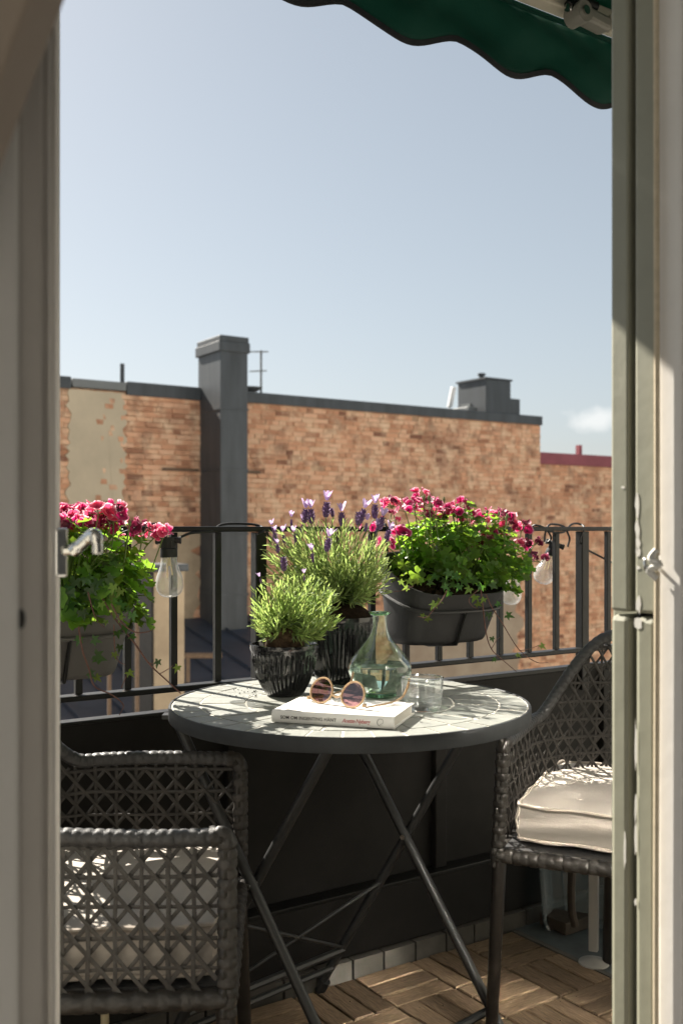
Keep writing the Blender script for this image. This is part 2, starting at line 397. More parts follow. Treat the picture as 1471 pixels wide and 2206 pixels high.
M['woody'] = mat('woody_stem', (.10, .065, .04), .9, var=.4, vscale=80)
M['red_stem'] = mat('reddish_ivy_stem', (.17, .075, .055), .6, var=.4, vscale=60)
M['petal'] = petal_mat('pink_petal', (.10, .004, .03), (.52, .014, .13), (.86, .42, .56))
M['petal_dark'] = petal_mat('maroon_petal', (.035, .003, .012), (.15, .006, .035), (.50, .14, .22), tw=.3)
M['petal_light'] = petal_mat('light_pink_petal', (.42, .01, .08), (.82, .09, .20), (.95, .66, .72))
M['lilac'] = leaf_mat('lilac_bract', (.52, .38, .60), (.64, .48, .72), rough=.6, var=.2)
M['purple'] = mat('dark_purple_spike', (.24, .13, .30), .8, col2=(.09, .05, .13), vscale=200, bump=.8, bscale=300)
M['bud'] = mat('green_bud', (.18, .22, .08), .7, var=.3, vscale=100)
M['paper'] = mat('white_book_cover', (.83, .81, .77), .55, var=.03, vscale=20)
M['pages'] = mat('book_pages', (.74, .70, .62), .9, var=.12, vscale=4, stretch=(2, 2, 700))
M['ink'] = mat('dark_ink', (.04, .035, .03), .6)
M['red_ink'] = mat('red_ink', (.42, .05, .06), .6)
M['bulb_glass'] = thin_glass('bulb_glass', (.97, .97, .96), milk=.20)
M['tumbler_glass'] = thin_glass('tumbler_glass', (.95, .965, .965), milk=.025)
M['clear_glass'] = glass('clear_glass', (.97, .98, .98))
M['carafe_glass'] = thin_glass('pale_green_glass', (.86, .97, .86), milk=.02)
M['green_glass'] = glass('green_glass', (.50, .86, .58))
M['water'] = glass('water', (.90, .98, .95), ior=1.33)
M['lens'] = thin_glass('tinted_lens', (.60, .42, .43), gloss=.9)
M['acetate'] = mat('honey_acetate', (.46, .30, .16), .18, var=.3, vscale=70, coat=.5)
M['filament'] = mat('pale_filament', (.85, .68, .38), .35)
M['rubber'] = mat('black_rubber', (.016, .016, .016), .5, var=.2, vscale=60)
M['chrome'] = mat('worn_chrome', (.62, .61, .58), .16, metal=1.0, var=.08, vscale=30)
M['green_paint'] = mat('sage_door_paint', (.288, .285, .215), .5, var=.16, vscale=6, bump=.25, bscale=22)
M['white_paint'] = mat('offwhite_paint', (.80, .77, .72), .5, var=.08, vscale=6, bump=.12, bscale=30)
M['grey_paint'] = mat('interior_grey_paint', (.80, .78, .74), .45, var=.1, vscale=5, bump=.1, bscale=40)
M['taupe_paint'] = mat('interior_taupe_paint', (.56, .525, .48), .5, var=.12, vscale=5, bump=.1, bscale=40)
M['brown_paint'] = mat('brown_beam_paint', (.42, .345, .275), .7, var=.12, vscale=5)
M['gasket'] = mat('dark_gasket', (.03, .03, .028), .7)
M['cord'] = mat('cream_cord', (.62, .53, .38), .8, var=.2, vscale=90)
M['chip'] = mat('bare_white_filler', (.72, .70, .64), .7, var=.1, vscale=60)
M['room_wall'] = mat('room_wall_paint', (.66, .68, .70), .9, var=.05, vscale=2)
M['room_floor'] = mat('oak_floor', (.40, .385, .365), .6, var=.25, vscale=3, stretch=(2, 20, 2))
M['facade'] = mat('facade_render', (.66, .645, .61), .95, var=.15, vscale=2, bump=.3, bscale=30)
M['balcony_render'] = mat('balcony_render', (.36, .35, .31), .95, var=.15, vscale=2, bump=.3, bscale=30)
M['awning'] = leaf_mat('green_awning_cloth', (.011, .052, .040), (.018, .105, .075), rough=.75, var=.05, spec=.25, tw=.4)
M['awning_trim'] = mat('dark_awning_trim', (.020, .022, .026), .85, var=.2, vscale=40)
M['cream_metal'] = mat('cream_coated_metal', (.66, .60, .50), .4, var=.08, vscale=10)
M['grey_plastic_joint'] = mat('grey_cast_joint', (.36, .34, .30), .4, var=.2, vscale=20, metal=.3)
M['pale_plastic'] = thin_glass('pale_blue_plastic', (.52, .63, .68), gloss=.7, milk=.12)
M['white_metal'] = mat('white_coated_steel', (.40, .385, .36), .4, var=.12, vscale=20)
M['brown_wood'] = mat('brown_wood', (.16, .10, .06), .7, var=.4, vscale=30)
M['dark_wood'] = mat('dark_wood', (.06, .042, .028), .7, var=.4, vscale=30)
M['hose'] = mat('beige_hose', (.42, .36, .22), .5, var=.25, vscale=40)
M['mirror_pane'] = mat('bright_mirror_pane', (.55, .55, .54), .15, metal=1.0)  # mirror metal, brighter than real glass, to throw sun onto the deck
M['ground'] = mat('street_ground', (.10, .10, .095), .95, var=.3, vscale=.4)
M['white_dish'] = mat('white_aerial_metal', (.7, .7, .7), .5, var=.1, vscale=8)

# ------------------------------------------------------------------ the setting: ground, neighbouring roofs, brick wall
g = MB(); g.box((0, 0, -15.1), 3000, 3000, .2); structure(build('ground', g, M['ground'], smooth=0))

def brick_wall(name, u0, u1, z0, z1, v, label, seed, singles, near_u=None, course=.082, bl=.272, patches=()):
    r = random.Random(seed)
    t = thing(name, B((u0 + u1) / 2, v - .15, z0), label, 'wall')
    b = MB(); b.wbox(u0, u1, v - .5, v - .014, z0 - 12, z1 - .0, fr=B); build('mortar_core', b, M['mortar'], t, smooth=0)
    cells = []
    row = 0; z = z0
    while z < z1 - .01:
        h = min(course, z1 - z); u = u0 - (bl / 2 if row % 2 else 0)
        header = (row % 3 == 1)
        while u < u1 - .02:
            L = (bl / 2 if header and r.random() < .8 else bl) * r.uniform(.94, 1.06)
            a, e = max(u, u0), min(u + L, u1)
            if e - a > .04: cells.append((a + .004, e - .006, z + .005, z + h - .007))
            u += L
        z += course; row += 1
    shapes = []
    for q in range(6):                                        # unit bricks with uneven faces
        me = bpy.data.meshes.new('brick'); j = lambda s: r.uniform(-s, s)
        vs = [UH * (x * .5 + j(.02)) + ZH * (zz * .5 + j(.06)) + NH * j(.0035) for x, zz in ((-1, -1), (1, -1), (1, 1), (-1, 1))]
        bk = [UH * (x * .5) + ZH * (zz * .5) - NH * .03 for x, zz in ((-1, -1), (1, -1), (1, 1), (-1, 1))]
        me.from_pydata([tuple(p) for p in vs + bk], [], [(0, 1, 2, 3), (1, 0, 4, 5), (2, 1, 5, 6), (3, 2, 6, 7), (0, 3, 7, 4)])
        me.materials.append(M['brick']); shapes.append(me)
    def covered(c):
        uc, zc = (c[0] + c[1]) / 2, (c[2] + c[3]) / 2
        return any(p[0] + .1 < uc < p[1] - .1 and p[2] + .1 < zc < p[3] - .1 for p in patches)
    cells = [c for c in cells if not covered(c)]
    pick = set()
    if singles:
        order = sorted(range(len(cells)), key=lambda i: abs(cells[i][0] - near_u[0]) + 1.3 * abs(cells[i][2] - near_u[1]))
        pick = set(order[:singles])
    rest = MB()
    for i, (a, e, za, zb) in enumerate(cells):
        if r.random() < .012: continue
        c = B((a + e) / 2, v + r.uniform(-.006, .005), (za + zb) / 2)
        if i in pick:
            S = Matrix.Identity(4)
            o = inst('brick', r.choice(shapes), Matrix.Translation(c) @ uz_scale(e - a, zb - za), t)
        else:
            hu, hz = (e - a) / 2, (zb - za) / 2; jj = lambda s: r.uniform(-s, s)
            vs = [c + UH * (x * hu + jj(.005)) + ZH * (zz * hz + jj(.005)) + NH * jj(.0035) for x, zz in ((-1, -1), (1, -1), (1, 1), (-1, 1))]
            bk = [c + UH * (x * hu) + ZH * (zz * hz) - NH * .03 for x, zz in ((-1, -1), (1, -1), (1, 1), (-1, 1))]
            rest.add(vs + bk, [(0, 1, 2, 3), (1, 0, 4, 5), (2, 1, 5, 6), (3, 2, 6, 7), (0, 3, 7, 4)])
    build('brickwork', rest, M['brick'], t, smooth=0, kind='stuff')
    return t
def uz_scale(su, sz):
    """scale along the wall's own axes"""
    Rm = Matrix((UH.to_4d(), NH.to_4d(), ZH.to_4d(), (0, 0, 0, 1)))
    for k in range(3): Rm[k][3] = 0
    D = Matrix.Diagonal((su, 1, sz, 1))
    return Rm.transposed() @ D @ Rm

PATCH_L = (-5.10, -3.98, .6, 3.16)
bw = brick_wall('brick_gable', -8.5, 4.84, -3.2, 3.15, 0, 'long weathered orange brick gable wall beyond the railing', 3, 300, (-3.3, 2.0),
                patches=[(-4.85, -4.05, -.5, 3.2)])
def slab(name, pts, v0, v1, m, parent):
    b = MB(); b.prism([B(u, v0, z) for u, z in pts], NH * (v1 - v0)); return build(name, b, m, parent, smooth=0)
def ragged(u0, u1, z0, z1, n, amp, r):
    pts = []
    for i in range(n): pts.append((u0 + (u1 - u0) * i / n, z0 + r.uniform(-amp, amp)))
    for i in range(n): pts.append((u1 + r.uniform(-amp, amp), z0 + (z1 - z0) * i / n))
    for i in range(n): pts.append((u1 + (u0 - u1) * i / n, z1 + r.uniform(-amp * .2, 0)))
    for i in range(n): pts.append((u0 + r.uniform(-amp, amp), z1 + (z0 - z1) * i / n))
    return pts
rp_ = random.Random(11)
slab('plaster_patch', ragged(-4.90, -4.02, -.6, 3.13, 60, .05, rp_), -.02, .022, M['plaster'], bw)
slab('plaster_patch', ragged(-5.6, -2.80, -1.6, 1.05, 22, .16, rp_), -.02, .022, M['plaster_beige'], bw)
slab('plaster_patch', ragged(1.0, 4.2, -3.1, .35, 22, .18, rp_), -.02, .022, M['plaster_grey'], bw)
for (a, e, zz) in ((-3.4, -2.78, 1.98), (-2.05, -1.65, 1.98)):
    b = MB(); b.wbox(a, e, .0, .05, zz - .022, zz + .022, fr=B); build('iron_tie', b, M['brown_wood'], bw, smooth=0)
# coping in lengths
for (a, e, z0, z1, m) in ((-8.5, -4.86, 3.13, 3.31, 'sheet_metal'), (-4.84, -4.0, 3.16, 3.29, 'sheet_light'), (-3.99, -2.74, 3.10, 3.31, 'sheet_metal'), (-2.26, 4.86, 3.13, 3.31, 'sheet_metal')):
    b = MB(); b.wbox(a, e, -.5, .045, z0, z1, fr=B); build('coping', b, M[m], bw, smooth=0, bevel=.012)
# tall sheet metal chimney on the wall
ch = thing('metal_chimney', B(-2.5, .4, -.5), 'tall dark sheet metal clad chimney against the brick gable', 'chimney')
b = MB(); b.wbox(-2.74, -2.265, -.06, .73, -.55, 3.86, fr=B); build('shaft', b, M['sheet_metal'], ch, smooth=0, bevel=.008)
b = MB(); b.wbox(-2.775, -2.235, -.10, .76, 3.80, 3.96, fr=B); b.wbox(-2.755, -2.25, -.08, .745, 3.961, 4.05, fr=B); build('cap', b, M['sheet_metal'], ch, smooth=0, bevel=.012)
b = MB()
for z in (2.9, 1.95, .95, .0): b.wbox(-2.752, -2.253, .1, .742, z, z + .03, fr=B)
build('seam', b, M['sheet_metal'], ch, smooth=0)
b = MB(); b.wbox(-2.20, -2.12, .0, .09, -.5, 3.1, fr=B); tag(build('downpipe', b, M['sheet_metal'], smooth=0, bevel=.02), 'narrow dark downpipe beside the tall metal chimney', 'pipe')
# small things on the wall top
b = MB(); b.tube([B(-3.95, -.25, 3.2), B(-3.95, -.25, 3.62)], .035, 10); tag(build('vent_pipe', b, M['sheet_metal']), 'short dark vent pipe standing on the wall coping', 'pipe')
an = thing('tv_antenna', B(-1.39, -.4, 3.25), 'thin grey rooftop antenna right of the tall chimney', 'antenna')
b = MB(); b.tube([B(-1.39, -.4, 3.2), B(-1.39, -.4, 4.1)], .019, 6); build('mast', b, M['sheet_light'], an)
for z, w in ((4.05, .28), (3.72, .22)):
    b = MB(); b.tube([B(-1.39 - w, -.4, z), B(-1.39 + w * .5, -.4, z + .04)], .012, 5); build('crossbar', b, M['sheet_light'], an)
b = MB(); b.lathe([(.0, 0), (.12, .02), (.21, .08), (.215, .085), (.12, .03), (0, .012)], 16, B(-1.60, -.4, 3.36)); build('dish', b, M['sheet_light'], an)
vb = thing('roof_vent_housing', B(3.7, -.4, 3.2), 'boxy dark metal vent housing on top of the brick gable', 'vent')
b = MB(); b.wbox(3.36, 4.01, -.82, .02, 3.2, 3.95, fr=B); build('housing', b, M['sheet_metal'], vb, smooth=0, bevel=.012)
b = MB(); b.wbox(3.33, 4.04, -.85, .04, 3.95, 3.985, fr=B); build('lid', b, M['sheet_metal'], vb, smooth=0)
b = MB(); b.wbox(4.012, 4.28, -.6, -.0, 3.2, 3.62, fr=B); build('side_box', b, M['sheet_metal'], vb, smooth=0, bevel=.01)
b = MB(); b.lathe([(.05, 0), (.05, .09), (.08, .10), (.08, .14), (.0, .16)], 12, B(3.62, -.4, 3.985)); build('flue', b, M['sheet_metal'], vb)
b = MB(); b.wbox(3.335, 3.358, -.70, -.42, 3.32, 3.52, fr=B); build('hatch', b, M['sheet_light'], vb, smooth=0)
b = MB(); b.wbox(3.10, 3.33, -.7, -.2, 3.2, 3.42, fr=B); build('side_box', b, M['sheet_light'], vb, smooth=0, bevel=.01)
an2 = thing('sector_antenna', B(2.95, -.5, 3.25), 'slim white tilted antenna left of the vent housing', 'antenna')
b = MB(); b.obox(B(2.93, -.5, 3.62), UH * .05 + ZH * .0, NH * .03, ZH * .2 + UH * .05); build('panel', b, M['white_dish'], an2, smooth=0, bevel=.01)
b = MB(); b.tube([B(2.85, -.52, 3.2), B(2.93, -.52, 3.62)], .015, 6); build('mast', b, M['white_dish'], an2)
# lower brick house with red flashing
lb = brick_wall('lower_brick_gable', 4.845, 11, -3.2, 2.36, -.12, 'lower brick gable with red metal edge right of the long wall', 5, 0)
b = MB(); b.wbox(4.86, 11, -.5, -.07, 2.36, 2.60, fr=B); build('red_flashing', b, M['red_metal'], lb, smooth=0, bevel=.01)
b = MB(); b.wbox(6.28, 6.37, -.4, -.3, 2.6, 2.82, fr=B); build('red_post', b, M['red_metal'], lb, smooth=0)
# roof below with standing seams
rf = structure(bpy.data.objects.new('lower_roof', None)); C.objects.link(rf); rf.location = B(-5, 3, -3); WL[rf.name] = Vector(rf.location)
def roofz(v): return -.38 - v * .205
b = MB(); b.prism([B(-9, .0, roofz(0)), B(-9, 9, roofz(9)), B(-9, 9, roofz(9) - 4), B(-9, 0, roofz(0) - 4)], UH * 7.9); build('roof_sheet', b, M['roof'], rf, smooth=0)
u = -8.8
while u < -1.2:
    b = MB(); d_ = (B(u, 9, roofz(9)) - B(u, 0, roofz(0))); c_ = (B(u, 9, roofz(9)) + B(u, 0, roofz(0))) / 2
    b.obox(c_ + ZH * .016, d_ / 2, UH * .012, ZH * .022); build('roof_seam', b, M['roof'], rf, smooth=0); u += .56
def stack(px0, px1, ptop, d, dep, label, side=True):
    a = P(px0, ptop, d); w_ = (px1 - px0) / FPX * d / .83 * .86
    t = thing('roof_stack', (a.x, a.y, -2.6), label, 'chimney')
    c0 = a + UH * (w_ / 2) - NH * (dep / 2); h = a.z + 2.6
    b = MB(); b.obox(Vector((c0.x, c0.y, a.z - h / 2)), UH * (w_ / 2), NH * (dep / 2), ZH * (h / 2)); build('body', b, M['plaster_beige'], t, smooth=0, bevel=.01)
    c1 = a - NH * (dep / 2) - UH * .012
    b = MB(); b.obox(Vector((c1.x, c1.y, a.z - h / 2)), UH * .011, NH * (dep / 2 + .02), ZH * (h / 2)); build('shaded_side', b, M['black_panel'], t, smooth=0)  # black sheet stands in for shade on the left face
    c2 = a + UH * (w_ / 2) - NH * (dep / 2) + ZH * .035
    b = MB(); b.obox(c2, UH * (w_ / 2 + .03), NH * (dep / 2 + .03), ZH * .034); build('cap', b, M['sheet_metal'], t, smooth=0, bevel=.008)
    return t
stack(330, 402, 1232, 9.6, .42, 'beige rendered roof stack with shaded side in black behind left railing')
b = MB(); b.tube([P(398, 1412, 9.4), P(478, 1412, 9.5)], .028, 8); b.tube([P(405, 1415, 9.4), P(405, 1470, 9.4)], .02, 6); b.tube([P(470, 1413, 9.5), P(470, 1470, 9.5)], .02, 6)
tag(build('snow_guard', b, M['brown_wood']), 'brown snow guard rail on the dark roof beside roof stack', 'rail')
for px in (236, 296):
    b = MB(); b.tube([P(px, 1335, 8.8), P(px, 1560, 8.8)], .018, 6)
    tag(build('roof_post', b, M['brown_wood']), 'thin brown post on dark roof %s' % ('below the left planter' if px == 236 else 'just left of the roof stack'), 'post', 'thin posts on the dark roof')

# ------------------------------------------------------------------ balcony: floor, deck, parapet
b = MB(); b.wbox(-3, 3.2, -.02, 1.2, -.3, -.024); structure(build('balcony_floor', b, M['concrete'], smooth=0))
deck = structure(bpy.data.objects.new('wooden_deck', None)); C.objects.link(deck); deck.location = W(-.3, .6, 0); WL[deck.name] = Vector(deck.location)
slat_me = {}
rd = random.Random(21)
def slat_mesh(i):
    L, w_, h = .164, .0515, .022; me = bpy.data.meshes.new('deck_slat'); j = lambda s: rd.uniform(-s, s)
    b = MB(); L += j(.002); w_ += j(.0015); e = .0022
    for z, k in ((-h, 0), (-e, 0), (0, e)):
        b.v += [Vector((sx * (L / 2 - k), sy * (w_ / 2 - k), z)) for sx, sy in ((-1, -1), (1, -1), (1, 1), (-1, 1))]
    b.f = [(8, 9, 10, 11)] + [(q * 4 + k, q * 4 + (k + 1) % 4, q * 4 + 4 + (k + 1) % 4, q * 4 + 4 + k) for q in (0, 1) for k in range(4)]
    me.from_pydata([tuple(v) for v in b.v], [], b.f); me.materials.append(M['deck']); return me
slats = [slat_mesh(i) for i in range(6)]
ang_u = math.atan2(UH.y, UH.x)
TS = .168
for iu in range(-14, 0):
    for iv in range(0, 7):
        u0 = .505 + iu * TS; v0 = .050 + iv * TS
        if u0 < -1.75 or (u0 < -.9 and iv < 1): continue
        flip = (iu + iv) % 2
        for k in range(3):
            off = -TS / 2 + TS / 6 + k * TS / 3
            cu, cv = u0 + TS / 2 + (0 if flip else off), v0 + TS / 2 + (off if flip else 0)
            a = ang_u + (0 if flip else math.pi / 2) + rd.uniform(-.008, .008) + (math.pi if rd.random() < .5 else 0)
            Mx = Matrix.Translation(W(cu, cv, rd.uniform(-.0022, .0012))) @ Matrix.Rotation(a, 4, 'Z')
            inst('deck_slat', rd.choice(slats), Mx, deck)
b = MB(); b.wbox(.505, .520, .05, 1.2, -.024, .001); build('edge_strip', b, M['paver'], deck, smooth=0)
# stone tiles right of the deck
st = structure(bpy.data.objects.new('stone_floor', None)); C.objects.link(st); st.location = W(.9, .6, 0); WL[st.name] = Vector(st.location)
b = MB(); b.wbox(.521, 3.1, .0, 1.2, -.0235, -.008); build('grout_bed', b, M['grout'], st, smooth=0)
for i in range(8):
    for j in range(4):
        b = MB(); u0 = .53 + i * .31; v0 = .01 + j * .30
        b.wbox(u0, u0 + .303, v0, v0 + .293, -.014, -.004 + rd.uniform(-.001, .001)); build('stone_tile', b, M['slate'], st, smooth=0)

pw = thing('parapet_wall', W(0, -.02, 0), 'black sheet metal parapet wall behind the table under the railing', 'wall')
# panels between ribs, capping with a joint
ribs = [-2.4, -1.6, -.95, -.29, .30, .92, 1.6, 2.3]
for a, e in zip(ribs[:-1], ribs[1:]):
    b = MB(); b.wbox(a + .002, e - .002, -.035, -.012, .19, .655); build('panel', b, M['black_panel'], pw, smooth=0)
for a in ribs[1:-1]:
    b = MB(); b.wbox(a - .018, a + .018, -.011, .010, .19, .652); build('rib', b, M['black_panel'], pw, smooth=0, bevel=.003)
b = MB(); b.wbox(-2.4, 2.3, -.035, .030, .042, .186); build('lower_panel', b, M['black_panel'], pw, smooth=0, bevel=.004)
b = MB(); b.wbox(-2.4, 2.3, -.011, .036, .187, .196); build('ledge', b, M['black_iron'], pw, smooth=0, bevel=.002)
for a, e in ((-2.4, .175), (.178, 2.3)):
    b = MB(); b.wbox(a, e, -.040, -.006, .656, .664 if a < 0 else .668); build('capping', b, M['black_iron'], pw, smooth=0, bevel=.002)
u = -2.4
while u < 2.3:
    L = rd.uniform(.085, .10); b = MB(); b.wbox(u, u + L - .006, -.03, .036, -.0235, .036 + rd.uniform(-.003, .003)); o = build('base_tile', b, M['paver'], pw, smooth=0); u += L

# ------------------------------------------------------------------ railing
RU = 1 / .83
rl = thing('balcony_railing', W(0, 0, .66), 'black iron balcony railing with square balusters above the parapet', 'railing')
b = MB(); b.wbox(-1.6, 2.0, -.019, .019, 1.051, 1.063); build('top_rail', b, M['black_iron'], rl, smooth=0, bevel=.003)
b = MB(); b.wbox(-1.6, 2.0, -.017, .017, .708, .720); build('bottom_rail', b, M['black_iron'], rl, smooth=0, bevel=.003)
k = -12
while k <= 14:
    X = -.1876 + k * .08716; u = X * RU
    if k % 10 == 0:
        b = MB(); b.wbox(u - .014, u + .014, -.014, .014, .60, 1.050); build('post', b, M['black_iron'], rl, smooth=0, bevel=.003)
        b = MB(); b.wbox(u - .02, u + .02, -.02, .02, .668, .676); build('post_foot', b, M['black_iron'], rl, smooth=0)
    else:
        b = MB(); b.wbox(u - .0075, u + .0075, -.007, .007, .721, 1.050); build('baluster', b, M['black_iron'], rl, smooth=0, bevel=.0015)
    k += 1

# ------------------------------------------------------------------ house side: facade, door frame, room
UL, UR, VE, VI = -1.1237, -.424, 1.2, 1.31
fc = thing('house_facade', W(-.8, 1.25, 0), 'house wall round the open balcony door', 'wall')
for (a, e, z0, z1) in ((-22, -4.8, -.3, 3.2), (-1.75, UL - .10, -.3, 3.2), (UR + .11, 22, -.3, 3.2), (UL - .098, UR + .108, 2.16, 3.2), (-4.798, -1.752, -.3, .5), (-4.798, -1.752, 2.1, 3.2), (-22, 22, -15, -.302), (-22, 22, 3.202, 4.2)):
    b = MB(); b.wbox(a, e, VE + .004, VI + .02, z0, z1); build('wall_section', b, M['balcony_render' if (z0 > -1 and z1 < 4) else 'facade'], fc, smooth=0)  # unseen gap left of the door, added to let sun into the room
df = thing('door_frame', W(UR, VE, 0), 'sage green and off white frame right of the open balcony door', 'door frame')
ZT = 2.15
# right reveal, strip by strip
def strip(name, v0, v1, z0, z1, m, proud=0.0, back=.10, bev=.004, parent=None):
    b = MB(); b.wbox(UR - proud, UR + back, v0, v1, z0, z1); return build(name, b, m, parent or df, smooth=0, bevel=bev)
strip('outer_strip', VE, VE + .0274, .962, ZT, M['green_paint'])
strip('outer_strip', VE - .001, VE + .0274, .0, .958, M['green_paint'], bev=.007)
strip('gasket', VE + .0275, VE + .0355, 0, ZT, M['gasket'], proud=-.012)
strip('inner_strip', VE + .0356, VE + .0665, .962, ZT, M['green_paint'])
strip('inner_strip', VE + .0356, VE + .0665, 0, .958, M['green_paint'], bev=.007)
strip('white_stop', VE + .0666, VE + .1015, 0, ZT, M['white_paint'], proud=-.001)
strip('dark_seal', VE + .1016, VE + .110, 0, ZT, M['gasket'], proud=-.014)
strip('inner_casing', VE + .1101, VE + .145, 0, ZT, M['white_paint'], proud=0)
rc = random.Random(5)
for (px, py, w_, h, strip_v) in ((1385, 1090, .006, .03, .040), (1388, 1140, .007, .028, .040), (1390, 1170, .008, .02, .041), (1392, 1188, .007, .012, .041), (1393, 1222, .007, .006, .041), (1388, 1300, .009, .022, .042), (1346, 1050, .006, .004, .019), (1340, 1835, .004, .045, .022), (1376, 1600, .004, .06, .038), (1376, 1730, .0045, .04, .038), (1378, 1800, .004, .05, .038), (1378, 1935, .004, .01, .038), (1384, 1340, .012, .016, .042)):
    z = EYE - (py - 1137) / FPX * 1.185; c = W(UR, VE + strip_v, z); pts = []
    nn = 10
    for q in range(nn):
        a = 2 * math.pi * q / nn; s_ = rc.uniform(.6, 1.1)
        pts.append(c + NH * (math.cos(a) * w_ / 2 * s_) + ZH * (math.sin(a) * h / 2 * s_) - UH * .0001)
    b = MB(); b.prism(pts, -UH * .0005); build('paint_chip', b, M['chip'], df, smooth=0)
# cord with a knot and a cleat
cd = thing('blind_cord', W(UR - .006, VE + .070, .1), 'cream pull cord hanging down the white door stop, knotted midway', 'cord')
zk = EYE - (1215 - 1137) / FPX * 1.15
b = MB(); b.tube([W(UR - .0055, VE + .0705, 2.1), W(UR - .006, VE + .0715, 1.6), W(UR - .006, VE + .0725, zk + .01)], .0035, 8)
b.tube([W(UR - .006, VE + .0725, zk - .008), W(UR - .006, VE + .071, .6), W(UR - .006, VE + .071, .02)], .0035, 8); build('cord', b, M['cord'], cd)
b = MB(); b.tube(catmull([W(UR - .006, VE + .0725, zk + .016), W(UR - .011, VE + .068, zk + .006), W(UR - .008, VE + .078, zk), W(UR - .012, VE + .066, zk - .006), W(UR - .006, VE + .073, zk - .016)], 5), .0042, 8); build('knot', b, M['chip'], cd)
b = MB(); b.tube(catmull([W(UR - .001, VE + .060, zk + .004), W(UR - .012, VE + .0615, zk + .006), W(UR - .014, VE + .0635, zk - .005), W(UR - .004, VE + .063, zk - .010)], 5), .0022, 8); build('hook', b, M['chrome'], df)
# left side: door jamb seen end on from inside the room
jb = thing('door_jamb', W(UL, VI, 0), 'taupe door jamb blurred at the left edge of the opening', 'door jamb')
def jstrip(name, u0, u1, v0, v1, m, bev=.003, z1=ZT):
    b = MB(); b.wbox(u0, u1, v0, v1, 0, z1); return build(name, b, m, jb, smooth=0, bevel=bev)
jstrip('edge_bead', UL - .0030, UL, VI - .006, VI + .0015, M['white_paint'], bev=.0012)
jstrip('seal_rebate', UL - .0095, UL - .0032, VI - .1, VI - .003, M['taupe_paint'])
jstrip('frame_face', UL - .0285, UL - .0097, VI - .1, VI + .003, M['taupe_paint'])
jstrip('casing', UL - .10, UL - .0287, VI - .06, VI + .010, M['grey_paint'], bev=.004)
b = MB(); b.lathe([(.0, .0), (.0045, .0), (.005, .0008), (.0052, 0)], 14, (0, 0, 0))
rot = Quaternion((0, 0, 1), 0).to_matrix()
kh = MB(); zc = EYE - (1335 - 1137) / FPX * .70
kh.prism([W(UL - .0262, VI + .0032, zc) + UH * (math.cos(a) * .0028) + ZH * (math.sin(a) * .007) for a in [2 * math.pi * q / 14 for q in range(14)]], NH * .0006); build('keeper_hole', kh, M['gasket'], jb, smooth=0)
# sloping beam at top left
bm = MB(); pl = [P(167, -60, .65), P(-90, 622, .65), P(-420, 622, .65), P(-420, -260, .65), P(240, -260, .65)]
bm.prism(pl, Vector((0, -.05, 0)))
tag(build('sloped_beam', bm, M['brown_paint'], smooth=0, bevel=.004), 'brown painted sloping attic beam at the upper left corner', 'beam')
# room behind the camera
rm = structure(bpy.data.objects.new('room', None)); C.objects.link(rm); rm.location = W(-1.2, 3, 0); WL[rm.name] = Vector(rm.location)
for (nm, m, u0, u1, v0, v1, z0, z1) in (('room_floor', 'room_floor', -5, 2.4, VI + .02, 5.2, -.1, -.001), ('room_ceiling', 'room_wall', -5, 2.4, VI + .022, 5.2, 2.42, 2.5),
                                     ('room_back_wall', 'room_wall', -5, 2.4, 5.2, 5.3, -.1, 2.5), ('room_side_wall', 'room_wall', -5.1, -5.001, VI + .02, 5.2, -.1, 2.5), ('room_side_wall', 'room_wall', 2.401, 2.5, VI + .02, 5.2, -.1, 2.5)):
    b = MB(); b.wbox(u0, u1, v0, v1, z0, z1); build(nm, b, M[m], rm, smooth=0)
b = MB(); b.wbox(UL, UR, VE + .0, VI + .02, -.02, .012); build('threshold', b, M['brown_wood'], df, smooth=0, bevel=.004)

gd = thing('unseen_balcony_door', W(.05, 1.17, 0), 'unseen glazed sage green balcony door against the house wall, its pane reflecting sun', 'door')  # out of view, added so its pane bounces sun onto deck and chairs
for (nm, a, e, z0, z1) in (('stile', UR + .06, UR + .094, .03, 2.1), ('stile', UR + .66, UR + .73, .03, 2.1), ('rail', UR + .095, UR + .658, 2.02, 2.1), ('bottom_panel', UR + .095, UR + .658, .03, .40)):
    b = MB(); b.wbox(a, e, 1.150, 1.195, z0, z1); build(nm, b, M['green_paint'], gd, smooth=0, bevel=.004)
b = MB(); b.wbox(UR + .095, UR + .659, 1.165, 1.175, .401, 2.019); build('pane', b, M['mirror_pane'], gd, smooth=0)
# chrome handle on the door leaf that is swung out on the left
dl = thing('door_leaf', P(106, 2900, 1.135), 'narrow white door leaf with chrome lever handle left of the geraniums', 'door')
a0 = P(123, 1138, 1.12); a1 = P(143, 1240, 1.12)
b = MB(); cpl = P(132, 1190, 1.12); b.obox(cpl, Vector((.0062, .004, 0)), Vector((-.004, .012, 0)), Vector((0, 0, .027))); hpl = build('handle_plate', b, M['chrome'], dl, smooth=0, bevel=.003)
b = MB(); b.tube([P(140, 1186, 1.11), P(160, 1185, 1.11)], .0058, 14); build('handle_neck', b, M['chrome'], hpl)
b = MB(); b.tube(catmull([P(158, 1188, 1.11), P(170, 1178, 1.108), P(190, 1160, 1.105), P(203, 1152, 1.102), P(210, 1170, 1.10), P(211, 1194, 1.10)], 6),
                 [.0075] * 6 + [.0066] * 6 + [.0072] * 6 + [.0075] * 6 + [.006] * 6 + [.005], 14); build('handle_lever', b, M['chrome'], hpl)
b = MB(); b.obox(P(106, 1137, 1.135), Vector((.010, .004, 0)), Vector((-.005, .012, 0)), Vector((0, 0, 1.02)))
build('stile', b, M['white_paint'], dl, smooth=0, bevel=.003)

